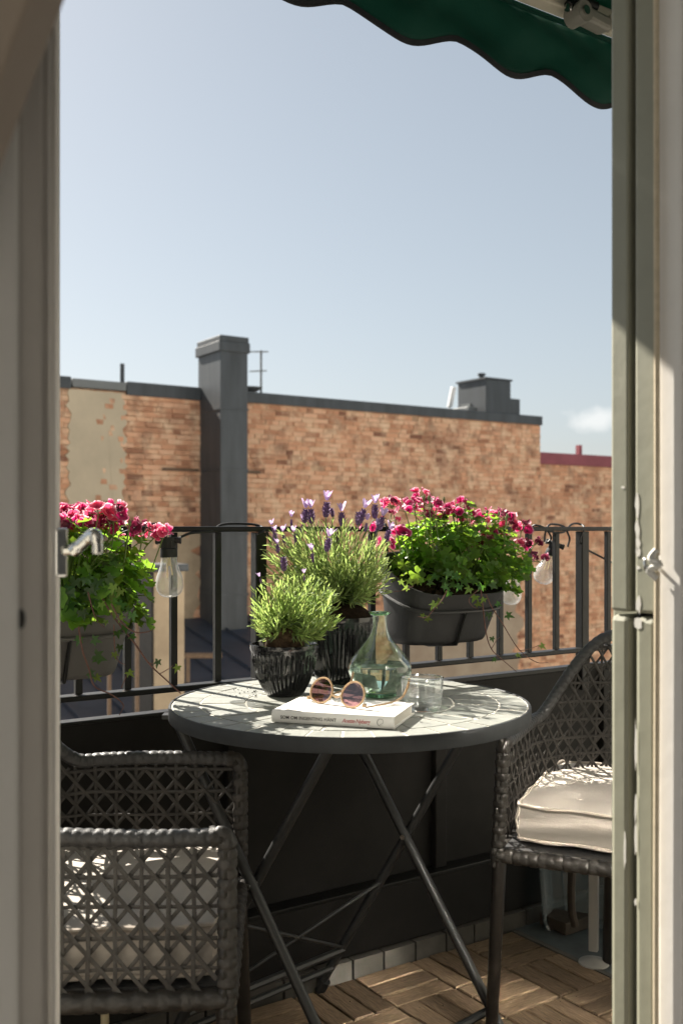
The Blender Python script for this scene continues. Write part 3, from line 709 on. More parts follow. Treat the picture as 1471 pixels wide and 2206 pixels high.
# ------------------------------------------------------------------ awning
AV = .22
aw = thing('awning', W(.2, AV, 2.2), 'dark green awning with scalloped valance above the balcony', 'awning')
AU0, AU1 = -2.2, 2.0
def aw_d(t): return (2.437 - 1.2048 * AV) / (1 - .672 * t)
t_r = (1305 - 735.5) / FPX; d_r = aw_d(t_r)
z_top = EYE + (1137 - 88) / FPX * d_r; z_low = EYE + (1137 - 236) / FPX * d_r
xr = t_r * d_r; u_low = xr / .83 - AV * .558 / .83 + 0.0
# pitch from the photo: low points near px 860 and 1280
def u_of(px):
    t = (px - 735.5) / FPX; d = aw_d(t); return (Vector((t * d, d, 0)) - O_RAIL).dot(UH)
pitch = (u_of(1280) - u_of(868)) / 2
def hem(u):
    ph = (u - u_of(1280)) / pitch
    return z_low + .046 * (1 - (0.5 + 0.5 * math.cos(2 * math.pi * ph)) ** .75)
nu, nv = 230, 12
b = MB(); vs = []; fs = []
def wrinkle(u, q):
    return .009 * math.sin(u * 21 + 2.1 * q) * q + .004 * math.sin(u * 47 + q * 9) * q * (1.2 - q) + .005 * math.sin(u * 9.3 - q * 7) + .0022 * math.sin(u * 83 - q * 13) * (1 - q)
for i in range(nu + 1):
    u = AU0 + (AU1 - AU0) * i / nu
    for j in range(nv + 1):
        q = j / nv; z = z_top + (hem(u) + .008 - z_top) * q
        vs.append(W(u, AV + wrinkle(u, q), z))
for i in range(nu):
    for j in range(nv): fs.append((i * (nv + 1) + j, (i + 1) * (nv + 1) + j, (i + 1) * (nv + 1) + j + 1, i * (nv + 1) + j + 1))
b.add(vs, fs); build('valance', b, M['awning'], aw, smooth=180, solid=.0012)
b = MB(); vs = []; fs = []
for i in range(nu + 1):
    u = AU0 + (AU1 - AU0) * i / nu
    for (dz, dv) in ((.010, -.0022), (.010, .0022), (-.003, .0022), (-.003, -.0022)): vs.append(W(u, AV + wrinkle(u, 1) + dv, hem(u) + dz))
for i in range(nu):
    for k in range(4): fs.append((i * 4 + k, i * 4 + (k + 1) % 4, (i + 1) * 4 + (k + 1) % 4, (i + 1) * 4 + k))
b.add(vs, fs); build('hem_trim', b, M['awning_trim'], aw, smooth=60)
b = MB(); b.wbox(AU0, AU1, AV + .006, AV + .05, z_top + .006, z_top + .052); build('front_bar', b, M['cream_metal'], aw, smooth=0, bevel=.006)
b = MB(); b.wbox(AU0, AU1, AV + .003, AV + .010, z_top - .006, z_top + .0055); build('fabric_roll', b, M['awning'], aw, smooth=0)
zw = z_top + .05 + (VE - AV) * .16
cv = MB(); cv.prism([W(AU0, AV, z_top + .056), W(AU0, VE - .02, zw), W(AU0, VE - .02, zw + .004), W(AU0, AV, z_top + .06)], UH * (AU1 - AU0)); build('canopy', cv, M['awning'], aw, smooth=0)
jd = aw_d((1250 - 735.5) / FPX) - .10
jc = P(1252, 34, jd)
b = MB(); b.obox(jc + UH * .03, UH * .055 - ZH * .004, NH * .022, ZH * .017); build('elbow_joint', b, M['grey_plastic_joint'], aw, smooth=0, bevel=.009)
b = MB(); b.tube([jc - UH * .012 + NH * .024, jc - UH * .012 - NH * .024], .026, 20); build('knuckle', b, M['grey_plastic_joint'], aw)
b = MB(); b.tube([jc - UH * .012 + NH * .0245, jc - UH * .012 + NH * .029], .011, 14); build('bolt', b, M['chrome'], aw)
b = MB(); b.tube(catmull([jc - UH * .045 + ZH * .012, jc - UH * .03 + ZH * .028, jc + UH * .0 + ZH * .036, jc + UH * .05 + ZH * .036], 5), .012, 10); build('hinge_arm', b, M['black_iron'], aw)
b = MB(); b.tube(catmull([jc - UH * .05 + ZH * .0, jc - UH * .045 + ZH * .014, jc - UH * .036 + ZH * .004], 5), .007, 10); build('hinge_pin', b, M['chrome'], aw)
b = MB(); b.obox(jc + UH * .36 + NH * .09 + ZH * .004, UH * .27 + NH * .085, (UH * -.085 + NH * .27).normalized() * .014, ZH * .022); build('folding_arm', b, M['cream_metal'], aw, smooth=0, bevel=.005)

# ------------------------------------------------------------------ bistro table
TC = Vector((.016, 1.995, 0)); TR = .35; TZ = .72
tb = thing('bistro_table', TC, 'round bistro table with grey mosaic slate top on crossed folding legs', 'table')
b = MB(); b.lathe([(0, TZ - .022), (TR - .006, TZ - .022), (TR - .006, TZ - .0012), (0, TZ - .0012)], 72, (TC.x, TC.y, 0)); build('grout_bed', b, M['grout'], tb, smooth=30)
b = MB(); b.lathe([(TR - .0058, TZ - .026), (TR - .001, TZ - .026), (TR, TZ - .024), (TR, TZ - .002), (TR - .0015, TZ + .0006), (TR - .0045, TZ + .0006), (TR - .0058, TZ - .001), (TR - .0058, TZ - .026)], 96, (TC.x, TC.y, 0)); build('rim_band', b, M['table_band'], tb, smooth=30)
rt = random.Random(4)
def mosaic(r0, r1, n, ph, gap=.0050):
    for k in range(n):
        a0 = ph + 2 * math.pi * (k + rt.uniform(-.05, .05)) / n; a1 = ph + 2 * math.pi * (k + 1 + rt.uniform(-.05, .05)) / n
        pts = []; ns = max(2, int(10 * 40 / n / 4))
        g1 = gap / 2 * rt.uniform(.5, 1.5) / r1; g0 = gap / 2 * rt.uniform(.6, 1.3) / max(r0, .02)
        for i in range(ns + 1):
            a = a0 + g1 + (a1 - a0 - 2 * g1) * i / ns; pts.append((TC.x + r1 * math.cos(a), TC.y + r1 * math.sin(a), TZ - .006))
        for i in range(ns + 1):
            a = a1 - g0 - (a1 - a0 - 2 * g0) * i / ns; pts.append((TC.x + r0 * math.cos(a), TC.y + r0 * math.sin(a), TZ - .006))
        b = MB(); b.prism(pts, Vector((0, 0, .006 + rt.uniform(-.0006, .0003)))); build('mosaic_tile', b, M['mosaic'], tb, smooth=0)
mosaic(.292, .3415, 38, .03); mosaic(.205, .2875, 24, .1); mosaic(.115, .2005, 15, .2); mosaic(.035, .1105, 8, .3)
b = MB(); b.lathe([(0, TZ), (.031, TZ), (.031, TZ - .006)], 20, (TC.x, TC.y, 0)); build('mosaic_tile', b, M['mosaic'], tb, smooth=0)
LR = .0105
PA = Vector((.142, 2.225, .39)); PC = Vector((-.164, 1.922, .39))
e_ = Vector((.197, -.095, 0))
def leg(pv, sgn, off):
    o2 = Vector((.095, .197, 0)).normalized() * off
    foot = pv + e_ * sgn - Vector((0, 0, .39)) + o2; top = pv - e_ * sgn * .79 + Vector((0, 0, .303)) + o2
    return foot, top
for pv in (PA, PC):
    for sgn, off in ((1, -.012), (-1, .012)):
        f, t_ = leg(pv, sgn, off)
        b = MB(); b.tube([f + Vector((0, 0, .012)), t_], LR, 14); o = build('leg', b, M['leg_paint'], tb)
        b = MB(); b.tube([f + Vector((0, 0, .0)), f + (t_ - f).normalized() * .03], .0125, 14); build('foot_cap', b, M['rubber'], o)
    b = MB(); dn = Vector((.095, .197, 0)).normalized(); b.tube([pv - dn * .026, pv + dn * .026], .0055, 10); build('pivot_bolt', b, M['chrome'], tb)
def legpt(pv, sgn, z, off):
    f, t_ = leg(pv, sgn, off); k = z / .693; return f + (t_ - f) * k
bars = [((PA, -1, .105, .012), (PC, -1, .105, .012), .0085), ((PA, -1, .06, .012), (PC, -1, .06, .012), .0075), ((PA, 1, .05, -.012), (PC, 1, .05, -.012), .0085),
        ((PA, -1, .11, .012), (PC, -1, .30, .012), .004), ((PA, -1, .275, .012), (PC, -1, .11, .012), .004)]
for (a, c, r) in bars:
    b = MB(); b.tube([legpt(*a), legpt(*c)], r, 8); build('stretcher', b, M['leg_paint'], tb)
for pv in (PA, PC):
    for sgn, off in ((1, -.012), (-1, .012)):
        t_ = leg(pv, sgn, off)[1]; b = MB(); b.box(t_, .045, .03, .008); build('mount', b, M['leg_paint'], tb, smooth=0)

# ------------------------------------------------------------------ wicker chairs (local: +x is the front)
CB = .245; XF = .245; XS = -.02; EA = .25
def plan_table():
    pts = []
    for i in range(40): pts.append((XF + (XS - XF) * i / 40, CB, 0.0))
    for i in range(121):
        a = math.pi * i / 120; pts.append((XS - EA * math.sin(a), CB * math.cos(a), math.sin(a)))
    for i in range(1, 41): pts.append((XS + (XF - XS) * i / 40, -CB, 0.0))
    L = [0.0]
    for p, q in zip(pts[:-1], pts[1:]): L.append(L[-1] + math.hypot(q[0] - p[0], q[1] - p[1]))
    return pts, L
PL, LL = plan_table(); CL = LL[-1]
def plan(s):
    s = min(max(s, 0), CL); lo, hi = 0, len(LL) - 1
    while hi - lo > 1:
        m = (lo + hi) // 2
        if LL[m] <= s: lo = m
        else: hi = m
    f = (s - LL[lo]) / (LL[hi] - LL[lo]); a, c = PL[lo], PL[hi]
    x, y, k = (a[i] + (c[i] - a[i]) * f for i in range(3))
    t = Vector((c[0] - a[0], c[1] - a[1], 0)).normalized()
    return Vector((x, y, 0)), Vector((t.y, -t.x, 0)) * -1, k
Z0 = .405
def rimz(s): return .619 + .187 * smoothstep(.12, .95, plan(s)[2]) + .006 * math.sin(s * 9)
def shell(s, z, off=0.0):
    p, n, k = plan(s)
    return p + n * ((z - Z0) * (.05 + .17 * k) + off) + Vector((0, 0, z)), n
def weave(seed, per, amp, nth):
    def f(l, a):
        i = l / per; j = a / (2 * math.pi) * nth
        fi, fj = i % 1, j % 1
        if (int(i) + int(j)) % 2: return amp * (1.0 - 1.5 * abs(2 * fi - 1) ** 7 - .7 * abs(2 * fj - 1) ** 7)
        return amp * (.20 - 1.3 * abs(2 * fj - 1) ** 7 - .5 * abs(2 * fi - 1) ** 7)
    return f
def braid(per, amp):
    def f(l, a):
        h = 0
        top = math.cos(a)
        ph = (l / per + (abs(math.sin(a)) * .55)) % 1
        h = amp * (1 - 1.5 * abs(2 * ph - 1) ** 5)
        return h - amp * .5 * math.exp(-(math.sin(a) / .22) ** 2) * (1 if top > 0 else 0)
    return f
def dense(pts, step):
    out = [pts[0]]
    for p, q in zip(pts[:-1], pts[1:]):
        n = max(1, int((q - p).length / step))
        for i in range(1, n + 1): out.append(p.lerp(q, i / n))
    return out
def make_chair(name, label):
    t = thing(name, (0, 0, 0), label, 'chair', 'woven balcony armchairs')
    rc = random.Random(9)
    # rim with both arm ends turned down into the front posts
    top = []
    ns = 130
    for i in range(ns + 1):
        s = .03 + (CL - .06) * i / ns; p, n = shell(s, rimz(s)); top.append(p)
    def post_top(s_end, sgn):
        p, n = shell(s_end, .619); return p
    rim = dense(top, .0028)
    b = MB(); b.disp_tube(rim, .0112, 18, braid(.0150, .0021)); build('braided_rim', b, M['braid'], t, smooth=60)
    for s_e, s_i in ((0.006, .03), (CL - .006, CL - .03)):
        p0, _ = shell(s_e, .36); p1, _ = shell(s_e, .603); p2, _ = shell(s_i, rimz(s_i))
        bend = [p1.lerp(p1 + Vector((0, 0, .014)), k) for k in (0,)] + [p1 + Vector((-.003, 0, .010)), p1.lerp(p2, .5) + Vector((.004, 0, .008)), p2]
        path = dense([p0, p1] + bend[1:], .0026)
        b = MB(); b.disp_tube(path, .0130, 20, weave(1, .0140, .0024, 8)); build('wrapped_post', b, M['wicker'], t, smooth=60)
    low = [shell(.006 + (CL - .012) * i / 90, .385)[0] for i in range(91)]
    b = MB(); b.disp_tube(dense(low, .0035), .0145, 16, weave(2, .017, .0019, 7)); build('lower_frame', b, M['wicker'], t, smooth=60)
    pa, pb = shell(.006, .385)[0], shell(CL - .006, .385)[0]
    b = MB(); b.disp_tube(dense([pa, pb], .003), .0145, 16, weave(2, .017, .0019, 7)); build('front_rail', b, M['wicker'], t, smooth=60)
    # seat
    pts = [plan(CL * i / 60)[0] * .96 + Vector((0, 0, .378)) for i in range(61)]
    b = MB(); b.prism(pts, Vector((0, 0, .022))); build('seat_panel', b, M['braid'], t, smooth=0)
    # cane webbing
    pit, q = .0368, .0435
    def strand(samples, off, wid, ph):
        pts = []; ns_ = []
        for i, (s, z) in enumerate(samples):
            p, n = shell(s, z, off + .0016 * math.sin(i * 1.57 + ph * 1.57)); pts.append(p); ns_.append(n)
        if len(pts) < 2: return
        b = MB(); b.ribbon(pts, ns_, wid * rc.uniform(.9, 1.1), .0022); build('cane_strand', b, M['wicker'], t, smooth=50)
    nvert = int((CL - .03) / pit); pit = (CL - .03) / nvert
    for k in range(1, nvert):
        s = .015 + k * pit + rc.uniform(-.001, .001); zt = rimz(s) - .004; n_ = 6 + int((zt - .6) * 20)
        strand([(s + .0012 * math.sin(i * 2.1 + k), Z0 - .018 + (zt - Z0 + .008) * i / n_) for i in range(n_ + 1)], -.0016, .0068, k)
    zz = Z0 + q * .55; kk = 0
    def runs(fn, s0, s1, ds, off, wid, ph):
        cur = []
        s = s0
        while s <= s1 + 1e-6:
            z = fn(s)
            if 0.012 < s < CL - .012 and Z0 - .018 <= z <= rimz(s) - .003: cur.append((s, z))
            else:
                if len(cur) > 2: strand(cur, off, wid, ph)
                cur = []
            s += ds
        if len(cur) > 2: strand(cur, off, wid, ph)
    while zz < .81:
        dz = rc.uniform(-.001, .001)
        runs(lambda s: zz + dz + .0014 * math.sin(s * 17 + kk), .013, CL - .013, .017, .0004, .0062, kk); zz += q; kk += 1
    hgt = .42
    for sg, off in ((1, .0016), (-1, -.0032)):
        k = -int(hgt / q) - 2
        while k < nvert + int(hgt / q) + 2:
            sk = .015 + (k + .5) * pit; zb = Z0 + q * .55
            if sg > 0: runs(lambda s: zb + (s - sk) * q / pit, max(.013, sk - 2 * pit), min(CL - .013, sk + hgt * pit / q), pit / 2, off, .0066, k)
            else: runs(lambda s: zb - (s - sk) * q / pit, max(.013, sk - hgt * pit / q), min(CL - .013, sk + 2 * pit), pit / 2, off, .0066, k)
            k += 1
    for x, y, x2, y2 in ((.236, .242, .250, .258), (.236, -.242, .250, -.258), (-.205, .085, -.235, .10), (-.205, -.085, -.235, -.10)):
        b = MB(); b.tube([(x2, y2, 0), (x2, y2, .004), (x, y, .39)], [.010, .0125, .0145], 14); build('leg', b, M['chair_leg'], t)
    return t
def make_cushion(name, label, seed, size=.445, h=.085):
    t = thing(name, (0, 0, 0), label, 'cushion', 'sand coloured seat cushions')
    r = random.Random(seed); n = 22; zc = .402 + .006
    def hgt(x, y):
        e = (1 - abs(x) ** 5) * (1 - abs(y) ** 5)
        d = 0
        for tx, ty in ((0, 0), (.5, .5), (-.5, .5), (.5, -.5), (-.5, -.5)): d += .014 * math.exp(-((x - tx) ** 2 + (y - ty) ** 2) / .018)
        return .005 * e - d * .55 + .0015 * math.sin(x * 7 + seed) * math.cos(y * 6 + 1)
    def edge(x, y):
        k = size / 2 * (1 - .035 * (abs(x * y)) ** 3 + .006 * math.sin(5 * x + 3 * y + seed))
        return Vector((x * k - .0, y * k, 0))
    b = MB(); vs = []; fs = []
    for i in range(n + 1):
        for j in range(n + 1):
            x, y = -1 + 2 * i / n, -1 + 2 * j / n; vs.append(edge(x, y) + Vector((0, 0, zc + h - .014 + hgt(x, y))))
    for i in range(n):
        for j in range(n): fs.append((i * (n + 1) + j, (i + 1) * (n + 1) + j, (i + 1) * (n + 1) + j + 1, i * (n + 1) + j + 1))
    ring = [(-1 + 2 * i / n, -1) for i in range(n)] + [(1, -1 + 2 * i / n) for i in range(n)] + [(1 - 2 * i / n, 1) for i in range(n)] + [(-1, 1 - 2 * i / n) for i in range(n)]
    base = len(vs); m = len(ring); lev = 7
    for l in range(lev + 1):
        f = l / lev
        for k, (x, y) in enumerate(ring):
            p = edge(x, y); o_ = Vector((x if abs(x) > .99 else 0, y if abs(y) > .99 else 0, 0))
            bul = .005 * math.sin(math.pi * f) + .0035 * math.sin(f * 9 + k * .31 + seed) * math.sin(math.pi * f)
            vs.append(p + o_ * bul + Vector((0, 0, zc + (h - .014) * (1 - f) + .002 * math.sin(k * .5))))
    for l in range(lev):
        for k in range(m):
            k2 = (k + 1) % m; fs.append((base + l * m + k, base + (l + 1) * m + k, base + (l + 1) * m + k2, base + l * m + k2))
    fs.append(tuple(base + lev * m + k for k in range(m)))
    b.add(vs, fs); build('cover', b, M['cushion'], t, smooth=70)
    for z in (zc + h - .013, zc + .003):
        pts = [edge(x, y) * 1.012 + Vector((0, 0, z + .0015 * math.sin(k * .9 + seed))) for k, (x, y) in enumerate(ring)]
        pts.append(pts[0]); b = MB(); b.tube(pts, [.0036 + .0008 * math.sin(k * 1.3) for k in range(len(pts))], 7, cap=False); build('piping', b, M['cushion_seam'], t)
    for x, y in ((1, 1), (1, -1), (-1, 1), (-1, -1)):
        p = edge(x, y); b = MB(); b.tube([p * 1.004 + Vector((0, 0, zc + .004)), p * 1.03 + Vector((0, 0, zc + h * .5)), p * 1.004 + Vector((0, 0, zc + h - .012))], .0034, 7); build('corner_seam', b, M['cushion_seam'], t)
    for tx, ty in ((0, 0), (.5, .5), (-.5, .5), (.5, -.5), (-.5, -.5)):
        b = MB(); b.lathe([(0, .003), (.006, .002), (.008, 0)], 10, edge(tx, ty) + Vector((0, 0, zc + h - .014 + hgt(tx, ty)))); build('tuft', b, M['cushion_seam'], t)
    return t
ch1 = make_chair('wicker_armchair', 'dark cane armchair at the lower left, turned to face the table')
cu1 = make_cushion('seat_cushion', 'sand coloured cushion on the lower left cane armchair', 1)
ch2 = copy_tree(ch1); ch2['label'] = 'dark cane armchair right of the table, backed against the parapet'
cu2 = copy_tree(cu1); cu2['label'] = 'sand coloured cushion on the cane armchair right of the table'
def put(os_, x, y, fx, fy):
    a = math.atan2(fy, fx)
    for o in os_: o.location = (x, y, 0); o.rotation_euler = (0, 0, a)
put((ch1, cu1), -.417, 1.69, .998, .06)
put((ch2,), .643, 2.22, -.40, -.915); put((cu2,), .656, 2.24, -.40, -.915)
for o in (ch1, ch2): WL[o.name] = Vector(o.location)

# ------------------------------------------------------------------ pots and lavender
def ribbed_pot(name, c, prof, rim, n, label, grp):
    t = thing(name, c, label, 'flower pot', grp)
    H = rim[0][1]
    def flute(a, i):
        z = full[i][1]; k = smoothstep(.003, .016, z) * (1 - smoothstep(H - .016, H - .006, z))
        return 1 - .055 * k * abs(math.cos(n * a / 2)) ** 1.6
    zs = [prof[0][1] + (prof[-1][1] - prof[0][1]) * i / 16 for i in range(17)]
    full = []
    for z in zs:
        for (r0, z0), (r1, z1) in zip(prof[:-1], prof[1:]):
            if z0 <= z <= z1 + 1e-9: f = (z - z0) / (z1 - z0); f = f; full.append((r0 + (r1 - r0) * f, z)); break
    b = MB(); b.lathe(full, n * 6, c, flute, cap0=True); o = build('body', b, M['glaze'], t, smooth=50)
    b = MB(); b.lathe([(rim[0][0] - .003, rim[0][1] - .001)] + rim + [(rim[-1][0] - .004, rim[-1][1] - .05), (0, rim[-1][1] - .05)], 72, c); build('rim', b, M['glaze'], t, smooth=50)
    return t
c1 = Vector((-.116, 2.075, TZ)); c2 = Vector((.0, 2.255, TZ))
ribbed_pot('ribbed_pot', c1, [(.036, 0), (.041, .006), (.052, .026), (.061, .05), (.066, .072), (.069, .094)], [(.0705, .092), (.0718, .098), (.0712, .104), (.066, .1045), (.064, .098)], 40, 'small black glazed ribbed pot in front at the table centre', 'black ribbed pots')
ribbed_pot('ribbed_pot', c2, [(.052, 0), (.057, .008), (.066, .04), (.073, .075), (.078, .11), (.0805, .135)], [(.0815, .132), (.083, .138), (.0825, .146), (.077, .1465), (.075, .139)], 44, 'large black glazed ribbed pot behind the small one and carafe', 'black ribbed pots')

def lumpy(c, rx, ry, rz, n, amp, seed):
    r = random.Random(seed); b = MB(); vs = []; fs = []; m = n // 2
    for i in range(m + 1):
        th = math.pi * i / m
        for k in range(n):
            a = 2 * math.pi * k / n; f = 1 + r.uniform(-amp, amp)
            vs.append(Vector(c) + Vector((rx * math.sin(th) * math.cos(a) * f, ry * math.sin(th) * math.sin(a) * f, rz * math.cos(th) * f)))
    for i in range(m):
        for k in range(n): fs.append((i * n + k, (i + 1) * n + k, (i + 1) * n + (k + 1) % n, i * n + (k + 1) % n))
    return b.add(vs, fs)
def needle(b, base, d, side, L, w, bend):
    """one narrow lavender leaf: folded, pointed, bending over"""
    m_ = base + d * (L * .5) + bend * .35; tip = base + d * L + bend; nr = d.cross(side).normalized()
    q = base + d * (L * .78) + bend * .7
    b.add([base - side * (w * .25), base + side * (w * .25), m_ - side * (w * .5) + nr * (w * .18), m_ - nr * (w * .12), m_ + side * (w * .5) + nr * (w * .18), q - side * (w * .38), q + side * (w * .38), tip],
          [(0, 1, 3), (0, 3, 2), (1, 4, 3), (2, 3, 5), (3, 4, 6), (3, 6, 5), (5, 6, 7)])
def spike_meshes():
    out = []
    r = random.Random(31)
    for q in range(3):
        b = MB()
        for ring_ in range(7):
            z = .003 + ring_ * .0042; rr = .0062 * math.sin(math.pi * (.18 + .72 * ring_ / 7)) + .001
            for k in range(7):
                a = 2 * math.pi * (k + .5 * (ring_ % 2)) / 7
                c = Vector((rr * math.cos(a), rr * math.sin(a), z)); o_ = Vector((math.cos(a), math.sin(a), .7)).normalized(); s_ = Vector((-math.sin(a), math.cos(a), 0)) * .0028
                b.add([c - s_, c + s_, c + o_ * .0042 + Vector((0, 0, .002)), c - Vector((0, 0, .002)) - o_ * .001], [(0, 1, 2), (1, 0, 3)])
        b.lathe([(0, 0), (.004, .002), (.0055, .014), (.004, .028), (0, .032)], 8, (0, 0, 0))
        me = bpy.data.meshes.new('spike'); me.from_pydata([tuple(v) for v in b.v], [], b.f); me.materials.append(M['purple']); out.append(me)
    return out
def bract_meshes():
    out = []; r = random.Random(33)
    for q in range(3):
        b = MB()
        for k in range(5):
            a = 2 * math.pi * k / 5 + r.uniform(-.3, .3); o_ = Vector((math.cos(a), math.sin(a), 0)); s_ = Vector((-math.sin(a), math.cos(a), 0))
            L = r.uniform(.012, .018); fl = r.uniform(.25, .6); w = r.uniform(.0035, .005)
            p0 = Vector((0, 0, .030)) + o_ * .002; p1 = p0 + Vector((0, 0, L * .55)) + o_ * (L * fl * .4); p2 = p0 + Vector((0, 0, L)) + o_ * (L * fl)
            b.add([p0 - s_ * w * .3, p0 + s_ * w * .3, p1 - s_ * w, p1 + o_ * .001, p1 + s_ * w, p2 - s_ * w * .5, p2 + s_ * w * .5], [(0, 1, 3), (0, 3, 2), (1, 4, 3), (2, 3, 5), (3, 4, 6), (3, 6, 5)])
        me = bpy.data.meshes.new('bract'); me.from_pydata([tuple(v) for v in b.v], [], b.f); me.materials.append(M['lilac']); out.append(me)
    return out
SPK, BRC = spike_meshes(), bract_meshes()
def lavender(label, root_c, rb, base, targets, n, seed, spikes, leafL, grp, dep, droop):
    t = thing('lavender_plant', root_c, label, 'plant', grp)
    r = random.Random(seed)
    build('root_ball', lumpy(root_c + Vector((0, 0, rb[3])), rb[0], rb[1], rb[2], 28, .10, seed), M[rb[4]], t, smooth=180)
    fol = MB(); fol2 = MB(); stm = MB()
    for k in range(n):
        x0, x1, y0, y1, dd = targets
        fx = r.random(); px = x0 + (x1 - x0) * fx
        edge_ = abs(2 * fx - 1)
        lo, hi = y0 + (y1 - y0) * .10 * r.random() + edge_ ** 2 * (y1 - y0) * droop, y1
        py = lo + (hi - lo) * r.random() ** 1.25
        tip = P(px, py, dd + r.uniform(-dep, dep))
        b0 = base + Vector((r.uniform(-.014, .014), r.uniform(-.014, .014), r.uniform(-.012, .012)))
        mid = b0.lerp(tip, .5) + Vector((0, 0, -.012 - .02 * r.random())) + (tip - b0).normalized() * .0 + Vector((r.uniform(-.01, .01), r.uniform(-.01, .01), 0))
        pts = catmull([b0, mid, tip], 6); stm.tube(pts, [.0016 * (1 - .6 * i / (len(pts) - 1)) for i in range(len(pts))], 4, cap=False)
        Ls = (tip - b0).length; cnt = int(Ls / .0078) + 4
        for i in range(cnt):
            f = .22 + .78 * (i + r.random()) / cnt; ii = min(int(f * (len(pts) - 1)), len(pts) - 2); ff = f * (len(pts) - 1) - ii
            p = pts[ii].lerp(pts[ii + 1], min(1, ff)); tg = (pts[ii + 1] - pts[ii]).normalized()
            sd = tg.orthogonal().normalized(); sd.rotate(Quaternion(tg, r.uniform(0, 6.28)))
            ang = R(r.uniform(18, 55)) * (1.15 - .5 * f); d = tg * math.cos(ang) + sd * math.sin(ang)
            L = leafL * r.uniform(.6, 1.15) * (1 - .25 * (f > .9)); side = d.cross(tg).normalized() if d.cross(tg).length > 1e-4 else sd
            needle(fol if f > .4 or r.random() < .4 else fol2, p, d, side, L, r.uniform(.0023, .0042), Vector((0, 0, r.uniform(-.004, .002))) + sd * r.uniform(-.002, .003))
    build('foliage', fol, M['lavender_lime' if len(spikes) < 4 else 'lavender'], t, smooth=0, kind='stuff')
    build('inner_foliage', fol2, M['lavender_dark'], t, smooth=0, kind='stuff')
    build('stems', stm, M['stem'], t, smooth=60, kind='stuff')
    b = MB(); b.tube(catmull([root_c + Vector((0, 0, rb[3] + rb[2] * .7)), base.lerp(root_c, .3) + Vector((.004, 0, 0)), base + Vector((0, 0, .02))], 5), .005, 8); build('woody_stem', b, M['woody'], t)
    for (px, py, d, s_, pale) in spikes:
        p = P(px, py, d); lean = Vector((r.uniform(-.25, .25) + (px - 705) / 500, r.uniform(-.2, .2), 1)).normalized()
        p = p - lean * (.024 * s_)
        rot = Vector((0, 0, 1)).rotation_difference(lean)
        b = MB(); foot = P(px + (705 - px) * .25, py + 70, d); b.tube(catmull([foot, foot.lerp(p, .6) + Vector((0, 0, .004)), p], 5), .0011, 5); st_ = build('flower_stalk', b, M['stem'], t)
        Mx = Matrix.Translation(p) @ rot.to_matrix().to_4x4() @ Matrix.Rotation(r.uniform(0, 6), 4, 'Z') @ Matrix.Scale(s_ * .86, 4)
        if pale < .9: inst('flower_spike', r.choice(SPK), Mx, st_)
        if pale > .1: inst('bract', r.choice(BRC), Mx @ Matrix.Scale(1.15, 4), st_)
        if pale >= .9:
            inst('flower_spike', r.choice(SPK), Mx @ Matrix.Diagonal((.55, .55, .8, 1)), st_)
    return t
sp_l = [(587, 1135, 2.2, .8, .9), (592, 1150, 2.22, .8, .5), (610, 1150, 2.2, .9, .9), (628, 1117, 2.22, .8, .95), (634, 1150, 2.2, .8, .95), (652, 1128, 2.2, .9, .9), (658, 1100, 2.2, 1.15, .5), (670, 1100, 2.19, 1.2, .5), (704, 1085, 2.22, 1.3, .5), (714, 1097, 2.25, .75, 0),
        (736, 1107, 2.2, 1.15, .5), (772, 1106, 2.24, 1.15, 0), (783, 1100, 2.2, 1.2, .5), (808, 1090, 2.2, 1.15, .5), (823, 1117, 2.18, 1.1, .5), (812, 1135, 2.2, .9, .9), (838, 1145, 2.2, 1.0, 0.4), (708, 1162, 2.1, 1.1, .5), (610, 1203, 2.12, 1.15, 0.05), (790, 1125, 2.2, .9, .9), (672, 1190, 2.1, .9, .9), (598, 1175, 2.17, .7, .6)]
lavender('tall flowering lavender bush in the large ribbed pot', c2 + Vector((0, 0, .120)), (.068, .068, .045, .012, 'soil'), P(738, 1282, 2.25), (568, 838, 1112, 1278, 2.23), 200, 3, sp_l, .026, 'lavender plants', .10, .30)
sp_s = [(560, 1245, 2.05, .55, .95), (655, 1238, 2.05, .55, .95)]
lavender('small lime green lavender without blooms in the small ribbed pot', c1 + Vector((0, 0, .095)), (.040, .040, .034, .016, 'rootball'), P(612, 1345, 2.075), (540, 735, 1236, 1352, 2.06), 175, 5, sp_s, .022, 'lavender plants', .085, .34)

# ------------------------------------------------------------------ carafe, tumbler, book, sunglasses
cc = Vector((.077, 2.05, TZ + .001))
cf = thing('glass_carafe', cc, 'pale green glass carafe half filled with water', 'carafe')
prof = [(.0, .001), (.028, .001), (.031, .004), (.034, .010), (.046, .020), (.058, .034), (.0635, .048), (.0645, .056), (.062, .066), (.055, .078), (.044, .092), (.033, .105), (.0235, .118), (.0175, .130), (.0150, .142), (.0145, .154), (.0150, .163), (.0175, .167)]
smooth_p = catmull([Vector((r, 0, z)) for r, z in prof], 3); prof = [(max(0, p.x), p.z) for p in smooth_p]
b = MB(); b.lathe(prof, 64, cc); build('body', b, M['carafe_glass'], cf, smooth=180)
b = MB(); b.lathe([(.0150, .1635), (.0215, .1655), (.0222, .1675), (.0215, .1695), (.0160, .1690), (.0150, .1635)], 48, cc); build('lip', b, M['green_glass'], cf, smooth=60)
b = MB(); b.lathe([(.0, .0), (.029, .0), (.0335, .0025), (.0335, .0075), (.029, .0085), (0, .006)], 48, cc); build('foot', b, M['green_glass'], cf, smooth=60)
wp = [(max(0, r - .0012), z + .0012) for r, z in prof if .009 < z < .0625]
b = MB(); b.lathe([(0, .0102)] + wp + [(wp[-1][0] - .001, wp[-1][1] + .0008), (0, wp[-1][1] + .0006)], 64, cc); wt = build('water', b, M['water'], cf, smooth=50)
